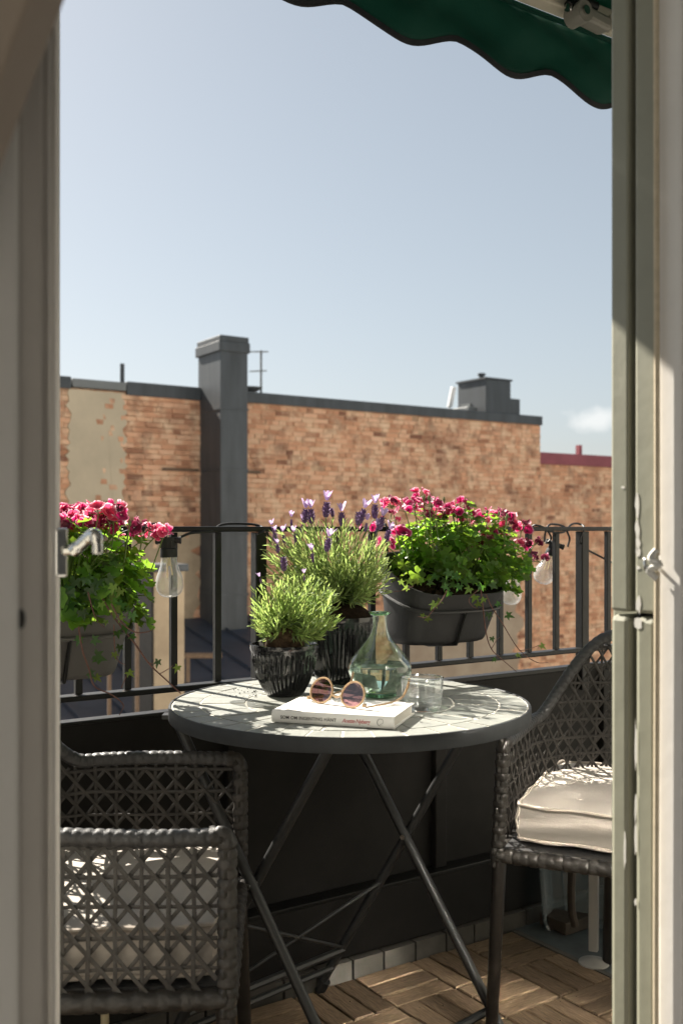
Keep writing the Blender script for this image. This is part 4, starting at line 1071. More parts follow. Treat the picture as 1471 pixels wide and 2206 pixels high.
gc = Vector((.150, 1.897, TZ + .001))
tg_ = thing('tumbler', gc, 'clear low drinking glass beside the book', 'drinking glass')
gp = [(.0335, .004), (.0365, .010), (.0385, .030), (.0395, .0585), (.0392, .0600), (.0382, .0585), (.0372, .030), (.0352, .012), (.030, .0095)]
b = MB(); b.lathe(gp, 56, gc); build('wall', b, M['tumbler_glass'], tg_, smooth=60)
b = MB(); b.lathe([(0, 0), (.030, 0), (.0332, .0015), (.0338, .005), (.0325, .0085), (0, .0078)], 56, gc); build('base', b, M['clear_glass'], tg_, smooth=60)
b = MB(); b.tube([gc + Vector((.0392 * math.cos(2 * math.pi * k / 48), .0392 * math.sin(2 * math.pi * k / 48), .0598)) for k in range(49)], .0014, 8, cap=False); build('rim', b, M['clear_glass'], tg_)

A_ = Vector((-.1215, 1.777, TZ + .001)); bx = Vector((.21, -.066, 0)).normalized(); by = Vector((.066, .21, 0)).normalized()
bk = thing('book', A_ + bx * .11 + by * .075, 'white hardcover book lying on the mosaic table under the sunglasses', 'book')
BL, BW, BH = .220, .148, .021
ctr = A_ + bx * (BL / 2) + by * (BW / 2)
def bbox_(x0, x1, y0, y1, z0, z1):
    b = MB(); return b.obox(A_ + bx * ((x0 + x1) / 2) + by * ((y0 + y1) / 2) + ZH * ((z0 + z1) / 2), bx * ((x1 - x0) / 2), by * ((y1 - y0) / 2), ZH * ((z1 - z0) / 2))
build('back_cover', bbox_(0, BL, .002, BW, .0, .0022), M['paper'], bk, smooth=0, bevel=.0006)
build('front_cover', bbox_(0, BL, .002, BW, BH - .0022, BH), M['paper'], bk, smooth=0, bevel=.0006)
build('page_block', bbox_(.004, BL - .004, .004, BW - .005, .0023, BH - .0023), M['pages'], bk, smooth=0)
b = MB(); sp = [A_ + by * y + ZH * z for y, z in ((.0019, .0), (.0004, .002), (-.0008, .006), (-.0011, BH / 2), (-.0008, BH - .006), (.0004, BH - .002), (.0019, BH), (.0030, BH), (.0030, 0))]
b.prism(sp, bx * BL); build('spine', b, M['paper'], bk, smooth=30)
def text_part(name, body, size, x, z, m, shear=0.0, sx=1.0, bold=0.0):
    cu = bpy.data.curves.new(name, 'FONT'); cu.body = body; cu.size = size; cu.shear = shear; cu.extrude = .00012; cu.offset = bold; cu.space_character = sx
    o = bpy.data.objects.new(name + '_curve', cu); C.objects.link(o)
    dg = bpy.context.evaluated_depsgraph_get(); me = bpy.data.meshes.new_from_object(o.evaluated_get(dg)); bpy.data.objects.remove(o); me.name = name
    me.materials.clear(); me.materials.append(m)
    Mx = Matrix.Translation(A_ + bx * x - by * .00125 + ZH * z) @ Matrix((bx, ZH, -by)).transposed().to_4x4()
    o2 = inst(name, me, Mx, bk); return o2
text_part('title_lettering', 'SOM OM INGENTING HÄNT', .0079, .0165, .0072, M['ink'], 0, 1.02, .00012)
text_part('author_lettering', 'Anette Nyberg', .0096, .1285, .0070, M['red_ink'], .28, .84, .00005)
b = MB(); ec = A_ + bx * .196 - by * .00118 + ZH * .0105
pts = [ec + bx * (.0052 * math.cos(a)) + ZH * (.0058 * math.sin(a)) for a in [R(d) for d in range(60, 315, 12)]]; b.tube(pts, [.00012 + .00035 * math.sin(math.pi * i / (len(pts) - 1)) for i in range(len(pts))], 5)
pts = [ec + bx * x * .0055 + ZH * z * .0055 for x, z in ((.25, .95), (.75, .9), (.95, .35), (.8, -.15), (.35, -.5), (-.1, -.6))]; b.tube(catmull(pts, 4), .00026, 5)
build('publisher_emblem', b, M['ink'], bk)

sg = thing('sunglasses', P(725, 1530, 1.82), 'honey framed round sunglasses with mauve lenses on the white book', 'sunglasses')
BT = TZ + .001 + BH
Lc = P(693, 1490, 1.845); Lc.z = BT + .0235; Rc = Vector((.0205, 1.797, BT + .0235))
ex = (Rc - Lc); ex.z = 0; ex.normalize(); ey = Vector((-ex.y, ex.x, 0))           # ey points back
if ey.y < 0: ey = -ey
ez = (ZH + ey * .34).normalized()
def rimpts(c, n=40):
    out = []
    for k in range(n + 1):
        a = 2 * math.pi * k / n; w = .0255 * (1 - .06 * math.sin(a)); h = .0228
        out.append(c + ex * (w * math.cos(a)) + ez * (h * math.sin(a)))
    return out
for c in (Lc, Rc):
    b = MB(); b.tube(rimpts(c), .0019, 8, cap=False); build('frame_rim', b, M['acetate'], sg)
    b = MB(); pp = rimpts(c)[:-1]; b.prism([c + (p - c) * .965 for p in pp], ey * .0012); build('lens', b, M['lens'], sg, smooth=0)
b = MB(); b.tube(catmull([Lc + ex * .0250 - ez * .004, (Lc + Rc) / 2 - ez * .009, Rc - ex * .0250 - ez * .004], 6), .0019, 8); build('bridge', b, M['acetate'], sg)
for c, s_ in ((Lc, -1), (Rc, 1)):
    h0 = c + ex * (.0262 * s_) - ez * .0165
    h0.z = max(h0.z, BT + .003)
    b = MB(); b.obox(h0 + ex * (.002 * s_) + ey * .002, ex * .0035, ey * .003, ez * .0028); build('hinge', b, M['acetate'], sg, smooth=0, bevel=.0008)
    z0 = BT + .0045
    a = h0 + ex * (.004 * s_) + ey * .004; a.z = z0
    p2 = a + ey * .055 + ex * (.003 * s_); p3 = a + ey * .098 + ex * (.002 * s_) + ZH * .004; p4 = a + ey * .118 + ZH * .017; p5 = a + ey * .127 + ZH * .036
    pts = catmull([a, p2, p3, p4, p5], 6); b = MB(); b.tube(pts, [.0016 + .0009 * i / len(pts) for i in range(len(pts))], 8); build('temple', b, M['acetate'], sg)

# ------------------------------------------------------------------ planters with geraniums and ivy
def make_planter(name, uc, label, m, zb=.785, half=.147, dep=.20, zf=.895, zk=.985):
    v0 = .022; t = thing(name, W(uc, v0 + dep / 2, zb), label, 'planter', 'rail planters')
    n = 48
    def outline(f, grow=0.0):
        """f 0 bottom .. 1 rim"""
        out = []
        hl = half * (.80 + .20 * f) + grow; hd = dep / 2 * (.72 + .28 * f) + grow
        for k in range(n):
            a = 2 * math.pi * k / n; ca, sa = math.cos(a), math.sin(a)
            x = hl * math.copysign(abs(ca) ** .55, ca); y = hd * math.copysign(abs(sa) ** .62, sa)
            vv = v0 + dep / 2 * (.72 + .28 * f) + y + .004
            fr = (vv - v0) / dep
            zt = zk + (zf - zk) * min(1, max(0, fr)); z = zb + (zt - zb) * f
            out.append(W(uc + x, vv, z))
        return out
    b = MB(); vs = []; fs = []; lv = [0, .02, .08, .2, .4, .6, .8, .95, 1.0]
    for i, f in enumerate(lv): vs += outline(f, -.010 if i == 0 else (-.003 if i == 1 else 0))
    for f, gr in ((1.0, -.0035), (.8, -.0035), (.55, -.0035)): vs += outline(f, gr)
    R_ = len(lv) + 3
    for i in range(R_ - 1):
        for k in range(n): fs.append((i * n + k, i * n + (k + 1) % n, (i + 1) * n + (k + 1) % n, (i + 1) * n + k))
    fs.append(tuple(range(n - 1, -1, -1))); b.add(vs, fs); build('tub', b, m, t, smooth=45)
    b = MB(); b.add(outline(.80, -.004), [tuple(range(n))]); 
    so = lumpy(W(uc, v0 + dep * .5, zb + .095), .01, .01, .01, 6, .0, 1)
    b = MB(); r = random.Random(2); vs = []; rings = 8
    o_ = outline(.84, -.005); c = sum(o_, Vector()) / n
    for i in range(rings + 1):
        for p in o_: vs.append(c.lerp(p, i / rings) + ZH * r.uniform(-.006, .006))
    fs = [(i * n + k, (i + 1) * n + k, (i + 1) * n + (k + 1) % n, i * n + (k + 1) % n) for i in range(rings) for k in range(n)]
    b.add(vs, fs); build('soil', b, M['soil'], t, smooth=0)
    rg = outline(.62, .005); rg.append(rg[0]); b = MB(); b.tube(rg, .0042, 8, cap=False); build('holder_ring', b, m, t)
    fr = [outline(f, .006)[n // 4] for f in (.62, .4, .2, .05, 0)]; b = MB(); b.tube(fr + [W(uc, v0 + .05, zb - .012), W(uc, v0 - .001, zb - .01)], .004, 8); build('holder_strut', b, M['black_iron'], t)
    for s_ in (-1, 1):
        b = MB(); x = uc + s_ * half * .6; b.tube([W(x, v0 + .012, .93), W(x, .024, .95), W(x, .024, 1.06), W(x, .018, 1.068), W(x, -.02, 1.068), W(x, -.024, 1.05)], .003, 8); build('holder_hook', b, M['black_iron'], t)
    return t
def lobed_leaf(seed, nl=7):
    r = random.Random(seed); n = nl * 3; vs = [Vector((0, 0, 0))]
    for k in range(n + 1):
        a = R(-160) + R(320) * k / n; ph = k % 3
        rad = (1.0 if ph == 1 else .93 if ph == 2 else .80) * (1 - .10 * abs(a) / 3) * r.uniform(.93, 1.05)
        vs.append(Vector((rad * math.cos(a), rad * math.sin(a), .22 * rad * rad * (1 if seed % 2 else .6) + .10 * math.cos(a * nl))))
    mid = len(vs)
    for k in range(n + 1):
        v = vs[1 + k]; vs.append(Vector((v.x * .55, v.y * .55, .02 + (.05 if k % 3 == 0 else .0))))
    fs = [(0, mid + k, mid + k + 1) for k in range(n)] + [(mid + k, 1 + k, 2 + k, mid + k + 1) for k in range(n)]
    return vs, fs
def star_leaf(seed):
    r = random.Random(seed); ang = [-150, -118, -85, -52, -32, -16, 0, 16, 32, 52, 85, 118, 150]; rad = [.35, .42, .62, .42, .74, .5, 1.0, .5, .74, .42, .62, .42, .35]
    rad[2] = .55; vs = [Vector((0, 0, 0))]
    rad = [.30, .58, .36, .80, .40, .62, 1.05, .62, .40, .80, .36, .58, .30]
    for a, q in zip(ang, rad): vs.append(Vector((q * math.cos(R(a)) * r.uniform(.95, 1.05), q * math.sin(R(a)), -.16 * q * q + (.06 if q > .5 else 0))))
    return vs, [(0, k, k + 1) for k in range(1, len(ang))]
def leaf_me(name, sh, m):
    me = bpy.data.meshes.new(name); me.from_pydata([tuple(v) for v in sh[0]], [], sh[1]); me.materials.append(m); me.shade_smooth(); return me
GL = [lobed_leaf(i) for i in range(4)]; GM = [leaf_me('leaf', s_, M['leaf']) for s_ in GL]
IL = [star_leaf(i) for i in range(3)]; IM = [leaf_me('leaf', s_, M['ivy']) for s_ in IL]; IYM = [leaf_me('leaf', s_, M['ivy_young']) for s_ in IL]
def blossom_mesh(seed, m):
    r = random.Random(seed); b = MB(); us = []
    for k in range(5):
        a = 2 * math.pi * k / 5 + r.uniform(-.12, .12); wd = r.uniform(.42, .55); cup = r.choice((.05, .25, .5, .9)); vs = []; uv = []
        for i, q in enumerate((.08, .4, .72, .92, 1.0)):
            for j in range(7):
                f = -1 + 2 * j / 6; w = wd * (.18 + .95 * math.sin(min(1.0, q * 1.05) * math.pi * .56)) * (1 if q < .95 else .72)
                L = q * (1 - .10 * f * f * (q > .6)); z = cup * q * q * .8 + .10 * f * f * q + (.05 * math.sin(j * 2.6 + k * 1.7 + seed) * q * q)
                vs.append(Vector((L * math.cos(a) - f * w * math.sin(a), L * math.sin(a) + f * w * math.cos(a), z + .012 * k))); uv.append((min(1, q * (1 + .05 * abs(f)) + (.08 * (abs(f) > .9) * (q > .5))), .5))
        b.add(vs, [(i * 7 + j, (i + 1) * 7 + j, (i + 1) * 7 + j + 1, i * 7 + j + 1) for i in range(4) for j in range(6)], uv)
    me = bpy.data.meshes.new('blossom'); me.from_pydata([tuple(v) for v in b.v], [], b.f); lay = me.uv_layers.new(name='UVMap')
    for lp in me.loops: lay.data[lp.index].uv = b.uv[lp.vertex_index]
    me.materials.append(m); me.shade_smooth(); return me
BLM = {k: [blossom_mesh(i, M[m]) for i in range(8)] for k, m in (('p', 'petal'), ('d', 'petal_dark'), ('l', 'petal_light'))}
def frame_from(nrm, spin):
    q = Vector((0, 0, 1)).rotation_difference(nrm.normalized()); return q.to_matrix().to_4x4() @ Matrix.Rotation(spin, 4, 'Z')
def geranium(label, uc, vc, zc, ru, rv, rz, seed, heads, nleaf, nstuff, dcl, bs, tilt=0.0, low=-.22, ls=1.0):
    t = thing('geranium_plant', W(uc, vc, zc - .03), label, 'flowering plant', 'potted geraniums in rail planters')
    r = random.Random(seed); extra = MB(); stems = MB(); cent = W(uc, vc, zc - .03)
    made = 0; tries = 0
    while made < nleaf + nstuff and tries < 9000:
        tries += 1
        d = Vector((r.gauss(0, 1), r.gauss(0, 1), r.gauss(.35, .9)))
        if d.length < .2: continue
        d.normalize()
        if d.z < low or (uc > 0 and d.x > .55 and d.z < .1): continue
        q = r.uniform(.45, 1.0) ** .6; lump = 1 + .16 * math.sin(5 * d.x + seed) * math.cos(4 * d.y + 2 * seed) + .08 * math.sin(11 * d.x + 9 * d.z)
        p = W(uc + d.x * ru * q * lump, vc + d.y * rv * q * lump, zc + d.z * rz * q * lump - tilt * d.x * q)
        out = (UH * d.x * rv / ru + NH * d.y + ZH * d.z)
        nr = (out * .8 + ZH * .55 + Vector((r.uniform(-.7, .7), r.uniform(-.7, .7), r.uniform(-.4, .5)))).normalized()
        s_ = ls * r.uniform(.011, .0215) * (1.1 - .25 * max(0, d.z))
        Mx = Matrix.Translation(p) @ frame_from(nr, r.uniform(0, 6.28)) @ Matrix.Scale(s_, 4)
        k = r.randrange(4)
        if made < nleaf: inst('leaf', GM[k], Mx, t)
        else: extra.add([Mx @ v for v in GL[k][0]], GL[k][1])
        if r.random() < .35:
            b0 = cent + (p - cent) * .25; stems.tube([b0, b0.lerp(p, .6) + ZH * .008, p], .0011, 4, cap=False)
        made += 1
    if extra.v: build('inner_foliage', extra, M['leaf'], t, smooth=180, kind='stuff')
    for (px, py, kd, n, sz) in heads:
        d = dcl(px) + r.uniform(-.05, .05); c = P(px, py, d)
        root = W(uc, vc, zc) ; base = c.lerp(Vector((c.x * .8 + root.x * .2, c.y, zc + .02)), .75); base = base + Vector((r.uniform(-.01, .01), 0, 0))
        sk = c - ZH * .016 * bs
        b = MB(); b.tube(catmull([base, base.lerp(sk, .6) + Vector((r.uniform(-.006, .006), 0, .003)), sk], 5), .0013, 5)
        dirs = []; n = n + 1; sz *= .92
        for i in range(n):
            a = 2.4 * i + r.random(); el = r.uniform(-.1, 1.2) if n > 2 else r.uniform(.2, .9)
            dd = Vector((math.cos(a) * math.cos(el), math.sin(a) * math.cos(el), math.sin(el) * .9 + .1)).normalized(); dirs.append(dd)
            b.tube([sk, sk + dd * .018 * bs], .0008, 4, cap=False)
        hd = build('flower_head', b, M['stem'], t)
        for dd in dirs:
            s_ = .0135 * bs * sz * r.uniform(.85, 1.15); kk = kd if r.random() < .55 else r.choice('ddp' if kd == 'd' else 'pld')
            nr = (dd + Vector((r.uniform(-.5, .5), -.5 * r.random(), r.uniform(-.2, .4)))).normalized()
            inst('blossom', r.choice(BLM[kk]), Matrix.Translation(sk + dd * .019 * bs) @ frame_from(nr, r.uniform(0, 6)) @ Matrix.Diagonal((s_ * r.uniform(.7, 1.15), s_, s_ * r.uniform(.7, 1.4), 1)), hd)
    for i in range(10):
        d = Vector((r.uniform(-.9, .9), r.uniform(-.5, .9), .9)); p = W(uc + d.x * ru * .9, vc + d.y * rv * .9, zc + rz * .95 - tilt * d.x + r.uniform(0, .03))
        stems.tube([W(uc + d.x * ru * .8, vc + d.y * rv * .8, zc + .04), p], .0012, 5)
        bb = MB(); bb.lathe([(0, -.007), (.0028, -.004), (.0034, 0), (.002, .005), (0, .008)], 7, p); build('bud', bb, M['bud'], t)
    build('leaf_stalks', stems, M['stem'], t, smooth=60, kind='stuff')
    return t
def RD(px): return 2.437 / (1 - .672 * (px - 735.5) / FPX)
make_planter('rail_planter', .209, 'anthracite oval planter on the railing right of the lavender', M['planter'], half=.152, zf=.905, zk=1.005)
make_planter('rail_planter', -.735, 'grey oval planter on the railing at the left edge', M['planter_grey'], zb=.775, zf=.90, zk=1.0)
hr = [(844, 1079, 'l', 6, 1.0), (872, 1087, 'p', 3, .9), (892, 1079, 'p', 5, 1), (903, 1059, 'p', 5, 1), (930, 1077, 'p', 6, 1), (937, 1102, 'p', 5, 1), (989, 1081, 'p', 6, 1), (984, 1102, 'p', 6, 1), (1006, 1101, 'p', 5, 1), (1044, 1100, 'p', 4, .9), (1036, 1113, 'p', 4, .9),
      (1066, 1108, 'p', 5, 1), (1088, 1104, 'p', 6, 1), (1090, 1121, 'p', 5, .9), (1122, 1130, 'p', 6, 1), (1036, 1147, 'p', 3, .9), (1057, 1143, 'p', 4, .9), (1080, 1147, 'p', 4, .9), (991, 1162, 'd', 5, 1.2), (1042, 1165, 'd', 5, 1.2), (1115, 1167, 'p', 5, 1.1), (1148, 1163, 'd', 5, 1.0),
      (864, 1148, 'p', 2, 1.5), (830, 1162, 'p', 2, 1.1), (840, 1107, 'l', 3, .8), (1143, 1195, 'd', 2, .9), (1165, 1199, 'd', 2, .8), (792, 1128, 'p', 2, .8), (915, 1100, 'p', 3, .8), (962, 1095, 'p', 4, .9)]
geranium('bushy pink geranium in the anthracite planter right of the lavender',   .295, .112, .945, .215, .115, .158, 4, hr, 300, 320, lambda px: RD(px) - .14, 1.0, tilt=.03)
hl = [(126, 1100, 'p', 6, 1), (150, 1096, 'l', 5, 1.1), (172, 1094, 'p', 6, 1.2), (213, 1090, 'l', 6, 1.2), (244, 1094, 'p', 6, 1.1), (199, 1113, 'p', 6, 1.1), (165, 1121, 'p', 6, 1.1), (237, 1111, 'p', 5, 1), (229, 1124, 'd', 4, 1), (139, 1133, 'p', 5, 1), (184, 1127, 'd', 5, 1), (200, 1132, 'p', 4, .9),
      (280, 1121, 'p', 5, 1.0), (312, 1131, 'l', 4, .9), (331, 1143, 'l', 3, 1.05), (350, 1146, 'p', 3, 1.0), (110, 1110, 'p', 6, 1.1), (276, 1150, 'p', 2, .6), (185, 1150, 'd', 3, .8), (100, 1130, 'p', 6, 1)]
geranium('pink geranium in the grey planter at the left edge', -.72, .125, .93, .185, .13, .15, 8, hl, 260, 240, lambda px: RD(px) - .13, 1.0, tilt=.02, low=-.28, ls=1.2)

def ivy(label, root, strands, leaves, seed, young, grp):
    t = thing('ivy_plant', root, label, 'plant', grp); r = random.Random(seed)
    for pts, rad in strands:
        b = MB(); pp = catmull(pts, 6); b.tube(pp, [rad * (1 - .5 * i / len(pp)) for i in range(len(pp))], 6); build('trailing_stem', b, M['red_stem'], t)
    for (p, s_, yg, dirn) in leaves:
        nr = Vector((r.uniform(-.5, .5), -1, r.uniform(-.1, .9))).normalized() if dirn is None else dirn
        Mx = Matrix.Translation(p) @ frame_from(nr, r.uniform(-2.6, -.5)) @ Matrix.Scale(s_ * 1.3, 4)
        o = inst('leaf', r.choice(IYM if yg else IM), Mx, t)
        b0 = p + Vector((0, .012, .006)); bb = MB()
    return t
r_ = random.Random(17)
dL = 1.83; dR = 2.30
def pl_(lst, d, jit=.015): return [P(x, y, d + r_.uniform(-jit, jit)) for x, y in lst]
sL = [(pl_([(215, 1262), (222, 1290), (248, 1332), (292, 1388), (322, 1430), (362, 1468), (390, 1494)], dL), .0022), (pl_([(240, 1300), (262, 1340), (292, 1362), (322, 1360), (330, 1354)], dL - .02), .0015),
      (pl_([(170, 1350), (178, 1400), (192, 1440), (204, 1478), (240, 1496), (266, 1518), (258, 1540)], dL - .03), .0018), (pl_([(246, 1345), (248, 1400), (256, 1424), (270, 1432)], dL - .01), .0012), (pl_([(190, 1275), (206, 1330), (226, 1352)], dL - .04), .0012),
      (pl_([(344, 1452), (362, 1442), (374, 1433)], dL), .0009), (pl_([(262, 1482), (272, 1458), (278, 1448)], dL - .02), .0009), (pl_([(322, 1428), (334, 1430), (338, 1424)], dL), .0009)]
lvL = [(185, 1335, .016, 0), (176, 1318, .014, 0), (203, 1378, .013, 0), (170, 1375, .012, 0), (205, 1412, .017, 0), (215, 1418, .012, 0), (196, 1450, .012, 0), (205, 1458, .011, 1), (248, 1408, .009, 1), (276, 1448, .011, 1), (340, 1424, .011, 0), (383, 1436, .010, 1), (258, 1392, .010, 0), (254, 1362, .011, 0), (268, 1350, .012, 0),
       (250, 1310, .016, 1), (262, 1300, .014, 0), (286, 1322, .013, 0), (238, 1282, .012, 1), (262, 1272, .012, 1), (226, 1338, .007, 1), (222, 1300, .011, 1), (150, 1300, .02, 0), (170, 1285, .02, 0), (195, 1268, .02, 0), (140, 1270, .02, 0), (214, 1252, .017, 0), (235, 1246, .016, 0), (186, 1245, .018, 0), (160, 1250, .018, 0), (200, 1290, .014, 0), (178, 1300, .016, 0),
       (228, 1270, .013, 0), (150, 1275, .018, 0), (135, 1290, .018, 0), (160, 1315, .013, 0), (246, 1262, .013, 1), (280, 1310, .01, 0), (289, 1370, .009, 0), (262, 1330, .009, 1)]
def mk(lst, d): return [(P(x + r_.uniform(-3, 3), y, d + r_.uniform(-.03, .012)), s_, yg, None) for x, y, s_, yg in lst]
ivy('long trailing ivy hanging from the grey planter at left', W(-.62, .18, .89), sL, mk(lvL, dL), 3, 0, 'trailing ivies')
sR = [(pl_([(1035, 1270), (1040, 1310), (1046, 1360), (1058, 1398), (1085, 1424), (1112, 1447)], dR), .0016), (pl_([(1046, 1280), (1060, 1310), (1080, 1340), (1100, 1374), (1118, 1400), (1142, 1420)], dR), .0016), (pl_([(1142, 1420), (1160, 1428), (1180, 1427)], dR + .02), .001),
      (pl_([(890, 1262), (878, 1268), (868, 1272), (846, 1275)], dR - .05), .0012), (pl_([(962, 1272), (952, 1292), (935, 1312), (918, 1330), (900, 1328)], dR - .06), .0014), (pl_([(1058, 1398), (1070, 1378), (1078, 1372)], dR), .0009), (pl_([(1118, 1402), (1140, 1398), (1160, 1390)], dR), .0009), (pl_([(1030, 1270), (1010, 1290), (1016, 1305), (1030, 1312)], dR - .03), .001)]
lvR = [(880, 1250, .013, 1), (864, 1252, .010, 1), (896, 1252, .012, 1), (875, 1266, .010, 1), (908, 1248, .011, 0), (935, 1300, .015, 1), (944, 1294, .010, 1), (918, 1332, .011, 1), (912, 1324, .008, 1), (955, 1262, .013, 0), (968, 1276, .013, 0), (960, 1250, .015, 0), (975, 1258, .013, 0), (990, 1262, .013, 0), (1052, 1322, .012, 0), (1092, 1325, .013, 0), (1060, 1374, .009, 0), (1064, 1420, .008, 0),
       (1166, 1390, .011, 1), (1112, 1410, .009, 1), (1022, 1285, .014, 1), (1030, 1300, .011, 1), (1043, 1290, .011, 1), (1012, 1268, .013, 1), (1038, 1262, .014, 0), (1000, 1250, .015, 0), (940, 1240, .015, 0), (925, 1255, .012, 0), (1020, 1248, .015, 0), (1056, 1258, .014, 0), (1072, 1300, .010, 0), (985, 1240, .016, 0), (968, 1232, .016, 0)]
ivy('short ivy sprigs hanging from the anthracite planter at right', W(.33, .19, .90), sR, mk(lvR, dR), 5, 0, 'trailing ivies')

# ------------------------------------------------------------------ string light with clear bulbs
sl = thing('string_light', W(-.4, .0, 1.06), 'black cable string light with clear bulbs along the railing', 'string light')
def rp(px, py, dv=0.0): return P(px, py, RD(px) + dv)
def cable(pts): b = MB(); b.tube(catmull(pts, 6), .0029, 8); build('cable', b, M['rubber'], sl)
cable([rp(258, 1150, -.03), rp(285, 1141, -.03), rp(318, 1130, .0), rp(345, 1131, .01), rp(356, 1150, -.03), rp(358, 1163, -.03)])
cable([rp(378, 1165, -.03), rp(392, 1156, -.03), rp(415, 1148, -.025), rp(455, 1144, -.02), rp(478, 1130, .0), rp(520, 1128, .01), rp(556, 1132, .01), rp(570, 1142, -.02), rp(556, 1150, -.02), rp(572, 1140, .03), rp(585, 1180, .03)])
cable([rp(1138, 1150, .02), rp(1146, 1134, 0), rp(1158, 1132, -.02), rp(1176, 1140, -.02), rp(1186, 1158, .02), rp(1180, 1168, .03)])
cable([rp(1172, 1166, .03), rp(1174, 1148, -.02), rp(1182, 1131, -.01), rp(1200, 1130, .01), rp(1216, 1136, .02), rp(1214, 1146, -.025), rp(1195, 1147, -.02), rp(1180, 1143, -.02)])
cable([rp(1222, 1178, .03), rp(1226, 1160, .02), rp(1221, 1142, -.02), rp(1232, 1129, 0), rp(1248, 1129, .01), rp(1258, 1138, -.02), rp(1248, 1164, -.02), rp(1262, 1182, .02), rp(1290, 1198, .02), rp(1330, 1218, .02)])
def bulb(px, py, d, lean, s_=1.0):
    """px, py: top of the socket; lean: direction the bulb hangs"""
    top = P(px, py, d); ax = Vector(lean).normalized(); rot = Vector((0, 0, -1)).rotation_difference(ax)
    def tr(b): b.v = [top + rot @ (Vector(p) * s_) for p in b.v]; return b
    b = MB(); b.lathe([(0, 0), (.0165, 0), (.0165, -.006), (.0155, -.008), (.0155, -.022), (.0178, -.024), (.0185, -.040), (.0175, -.042), (0, -.042)], 20, (0, 0, 0))
    b.tube([(-.024, 0, -.006), (.024, 0, -.006)], .0068, 10); b.tube([(-.027, 0, -.006), (-.022, 0, -.006)], .008, 10); b.tube([(.022, 0, -.006), (.027, 0, -.006)], .008, 10)
    for k in range(4): b.obox(Vector((.0158 * math.cos(k * 1.57 + .5), .0158 * math.sin(k * 1.57 + .5), -.015)), Vector((.002, 0, 0)), Vector((0, .002, 0)), Vector((0, 0, .007)))
    so = build('lamp_socket', tr(b), M['rubber'], sl, smooth=40)
    b = MB(); pr = [(.0165, -.040), (.0170, -.048), (.0185, -.058), (.0225, -.070), (.0275, -.083), (.0297, -.096), (.0285, -.108), (.0235, -.118), (.015, -.1245), (.006, -.1265), (0, -.127)]
    pr = [(max(0, p.x), p.z) for p in catmull([Vector((a, 0, c)) for a, c in pr], 3)]
    b.lathe(pr, 36, (0, 0, 0)); build('bulb_glass', tr(b), M['bulb_glass'], so, smooth=180)
    b = MB(); b.tube([(0, 0, -.042), (0, 0, -.060)], .004, 8); b.tube([(-.004, 0, -.052), (-.0045, 0, -.085)], .0013, 6); b.tube([(.003, .002, -.052), (.006, .002, -.080)], .0012, 6); build('filament', tr(b), M['filament'], so)
bulb(363, 1158, RD(363) - .03, (.03, 0, -1)); bulb(1196, 1168, RD(1196) + .035, (-.36, 0, -1), .98); bulb(1106, 1205, RD(1106) + .03, (-.08, 0, -1), .98)

# ------------------------------------------------------------------ odds and ends on the floor
bn = thing('plastic_tub', P(1245, 2030, 2.62), 'pale translucent plastic tub leaning behind the right armchair', 'tub')
def rr(c, a, b_, hw, hh, rad, n=6):
    out = []
    for sx, sy, a0 in ((1, 1, 0), (-1, 1, 90), (-1, -1, 180), (1, -1, 270)):
        for k in range(n + 1):
            t_ = R(a0 + 90 * k / n); out.append(c + a * (sx * (hw - rad) + rad * math.cos(t_)) + b_ * (sy * (hh - rad) + rad * math.sin(t_)))
    return out
tc_ = P(1262, 1925, 2.66); ta = Vector((.93, -.36, 0)).normalized(); tu = Vector((-.06, .12, 1)).normalized(); tn = ta.cross(tu)
tc_ = tc_ + tu * .02
o1 = rr(tc_, ta, tu, .115, .15, .05); o2 = rr(tc_ - tn * .07, ta, tu, .10, .135, .045); n_ = len(o1)
b = MB(); b.add(o1 + o2, [(k, (k + 1) % n_, n_ + (k + 1) % n_, n_ + k) for k in range(n_)] + [tuple(range(n_, 2 * n_))]); build('tub_body', b, M['pale_plastic'], bn, smooth=40, solid=.002)
b = MB(); b.tube(o1 + [o1[0]], .005, 8, cap=False); build('tub_lip', b, M['pale_plastic'], bn)
b = MB(); q = rr(tc_ - tn * .068, ta, tu, .07, .10, .02); b.tube(q + [q[0]], .003, 6, cap=False); build('tub_ridge', b, M['pale_plastic'], bn)
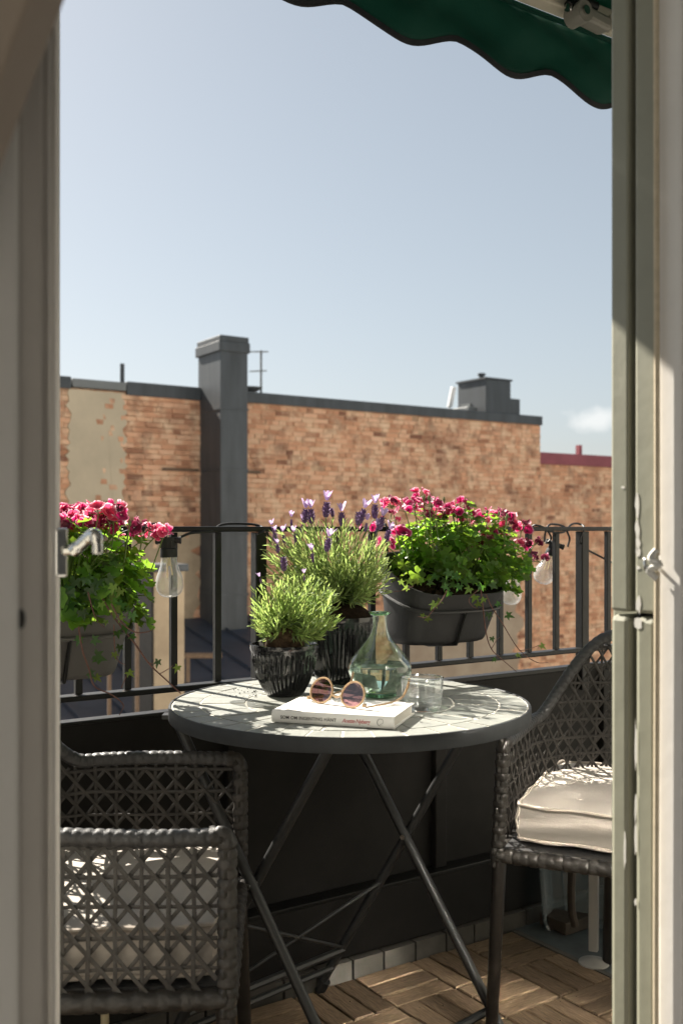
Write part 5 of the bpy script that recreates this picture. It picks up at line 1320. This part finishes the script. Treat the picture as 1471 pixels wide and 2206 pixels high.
b = MB(); b.tube(catmull([P(1232, 1870, 2.60), P(1230, 1915, 2.59), P(1231, 1960, 2.59), P(1238, 1995, 2.59)], 5), .010, 8); build('strap', b, M['dark_wood'], bn)
pb_ = Vector((.613, 2.478, 0))
wp_ = thing('white_post', pb_, 'white steel post with round foot under the right armchair', 'post')
b = MB(); b.obox(pb_ + ZH * .20, Vector((.0105, -.004, 0)), Vector((.004, .008, 0)), ZH * .17); build('upright', b, M['white_metal'], wp_, smooth=0, bevel=.003)
b = MB(); b.lathe([(0, .014), (.014, .013), (.026, .007), (.036, .004), (.037, .0), (0, .0)], 32, pb_); build('round_foot', b, M['white_metal'], wp_, smooth=50)
b = MB(); b.wbox(.60, 1.2, .055, .15, -.002, .030); b2 = tag(build('floor_plank', b, M['dark_wood'], smooth=0, bevel=.003), 'brown wooden plank on the stone floor below the plastic tub', 'plank')
b = MB(); hp = [P(190, 2130, 1.62), P(205, 2132, 1.615), P(218, 2145, 1.61), P(226, 2180, 1.605), P(224, 2230, 1.60), P(206, 2290, 1.60)]
hp = [Vector((p.x, p.y, max(p.z, .02))) for p in hp]; hp.append(Vector((hp[-1].x - .12, hp[-1].y + .05, .02)))
b.tube(catmull(hp, 7), .0065, 10); tag(build('garden_hose', b, M['hose']), 'beige hose loop hanging below the lower left armchair', 'hose')

# spilled soil crumbs round the small pot and dry bits on the deck
r = random.Random(77); b = MB()
for k in range(70):
    if k < 34: a = r.uniform(2.2, 4.0); q = .05 + abs(r.gauss(0, .035)); p = Vector((c1.x - .01 + math.cos(a) * q, c1.y + .01 - math.sin(a) * q * .8, TZ + .0012))
    else: p = W(r.uniform(-.5, .48), r.uniform(.06, .5), .003)
    s_ = r.uniform(.0008, .0024); t0 = Vector((r.uniform(-1, 1), r.uniform(-1, 1), 0)).normalized() * s_; t1 = Vector((-t0.y, t0.x, 0)) * r.uniform(.5, 1)
    b.add([p + t0, p + t1, p - t0, p - t1, p + Vector((0, 0, s_))], [(0, 1, 4), (1, 2, 4), (2, 3, 4), (3, 0, 4)])
build('soil_crumbs', b, M['soil'], smooth=0, kind='stuff', label='dark soil crumbs scattered on the table and deck')
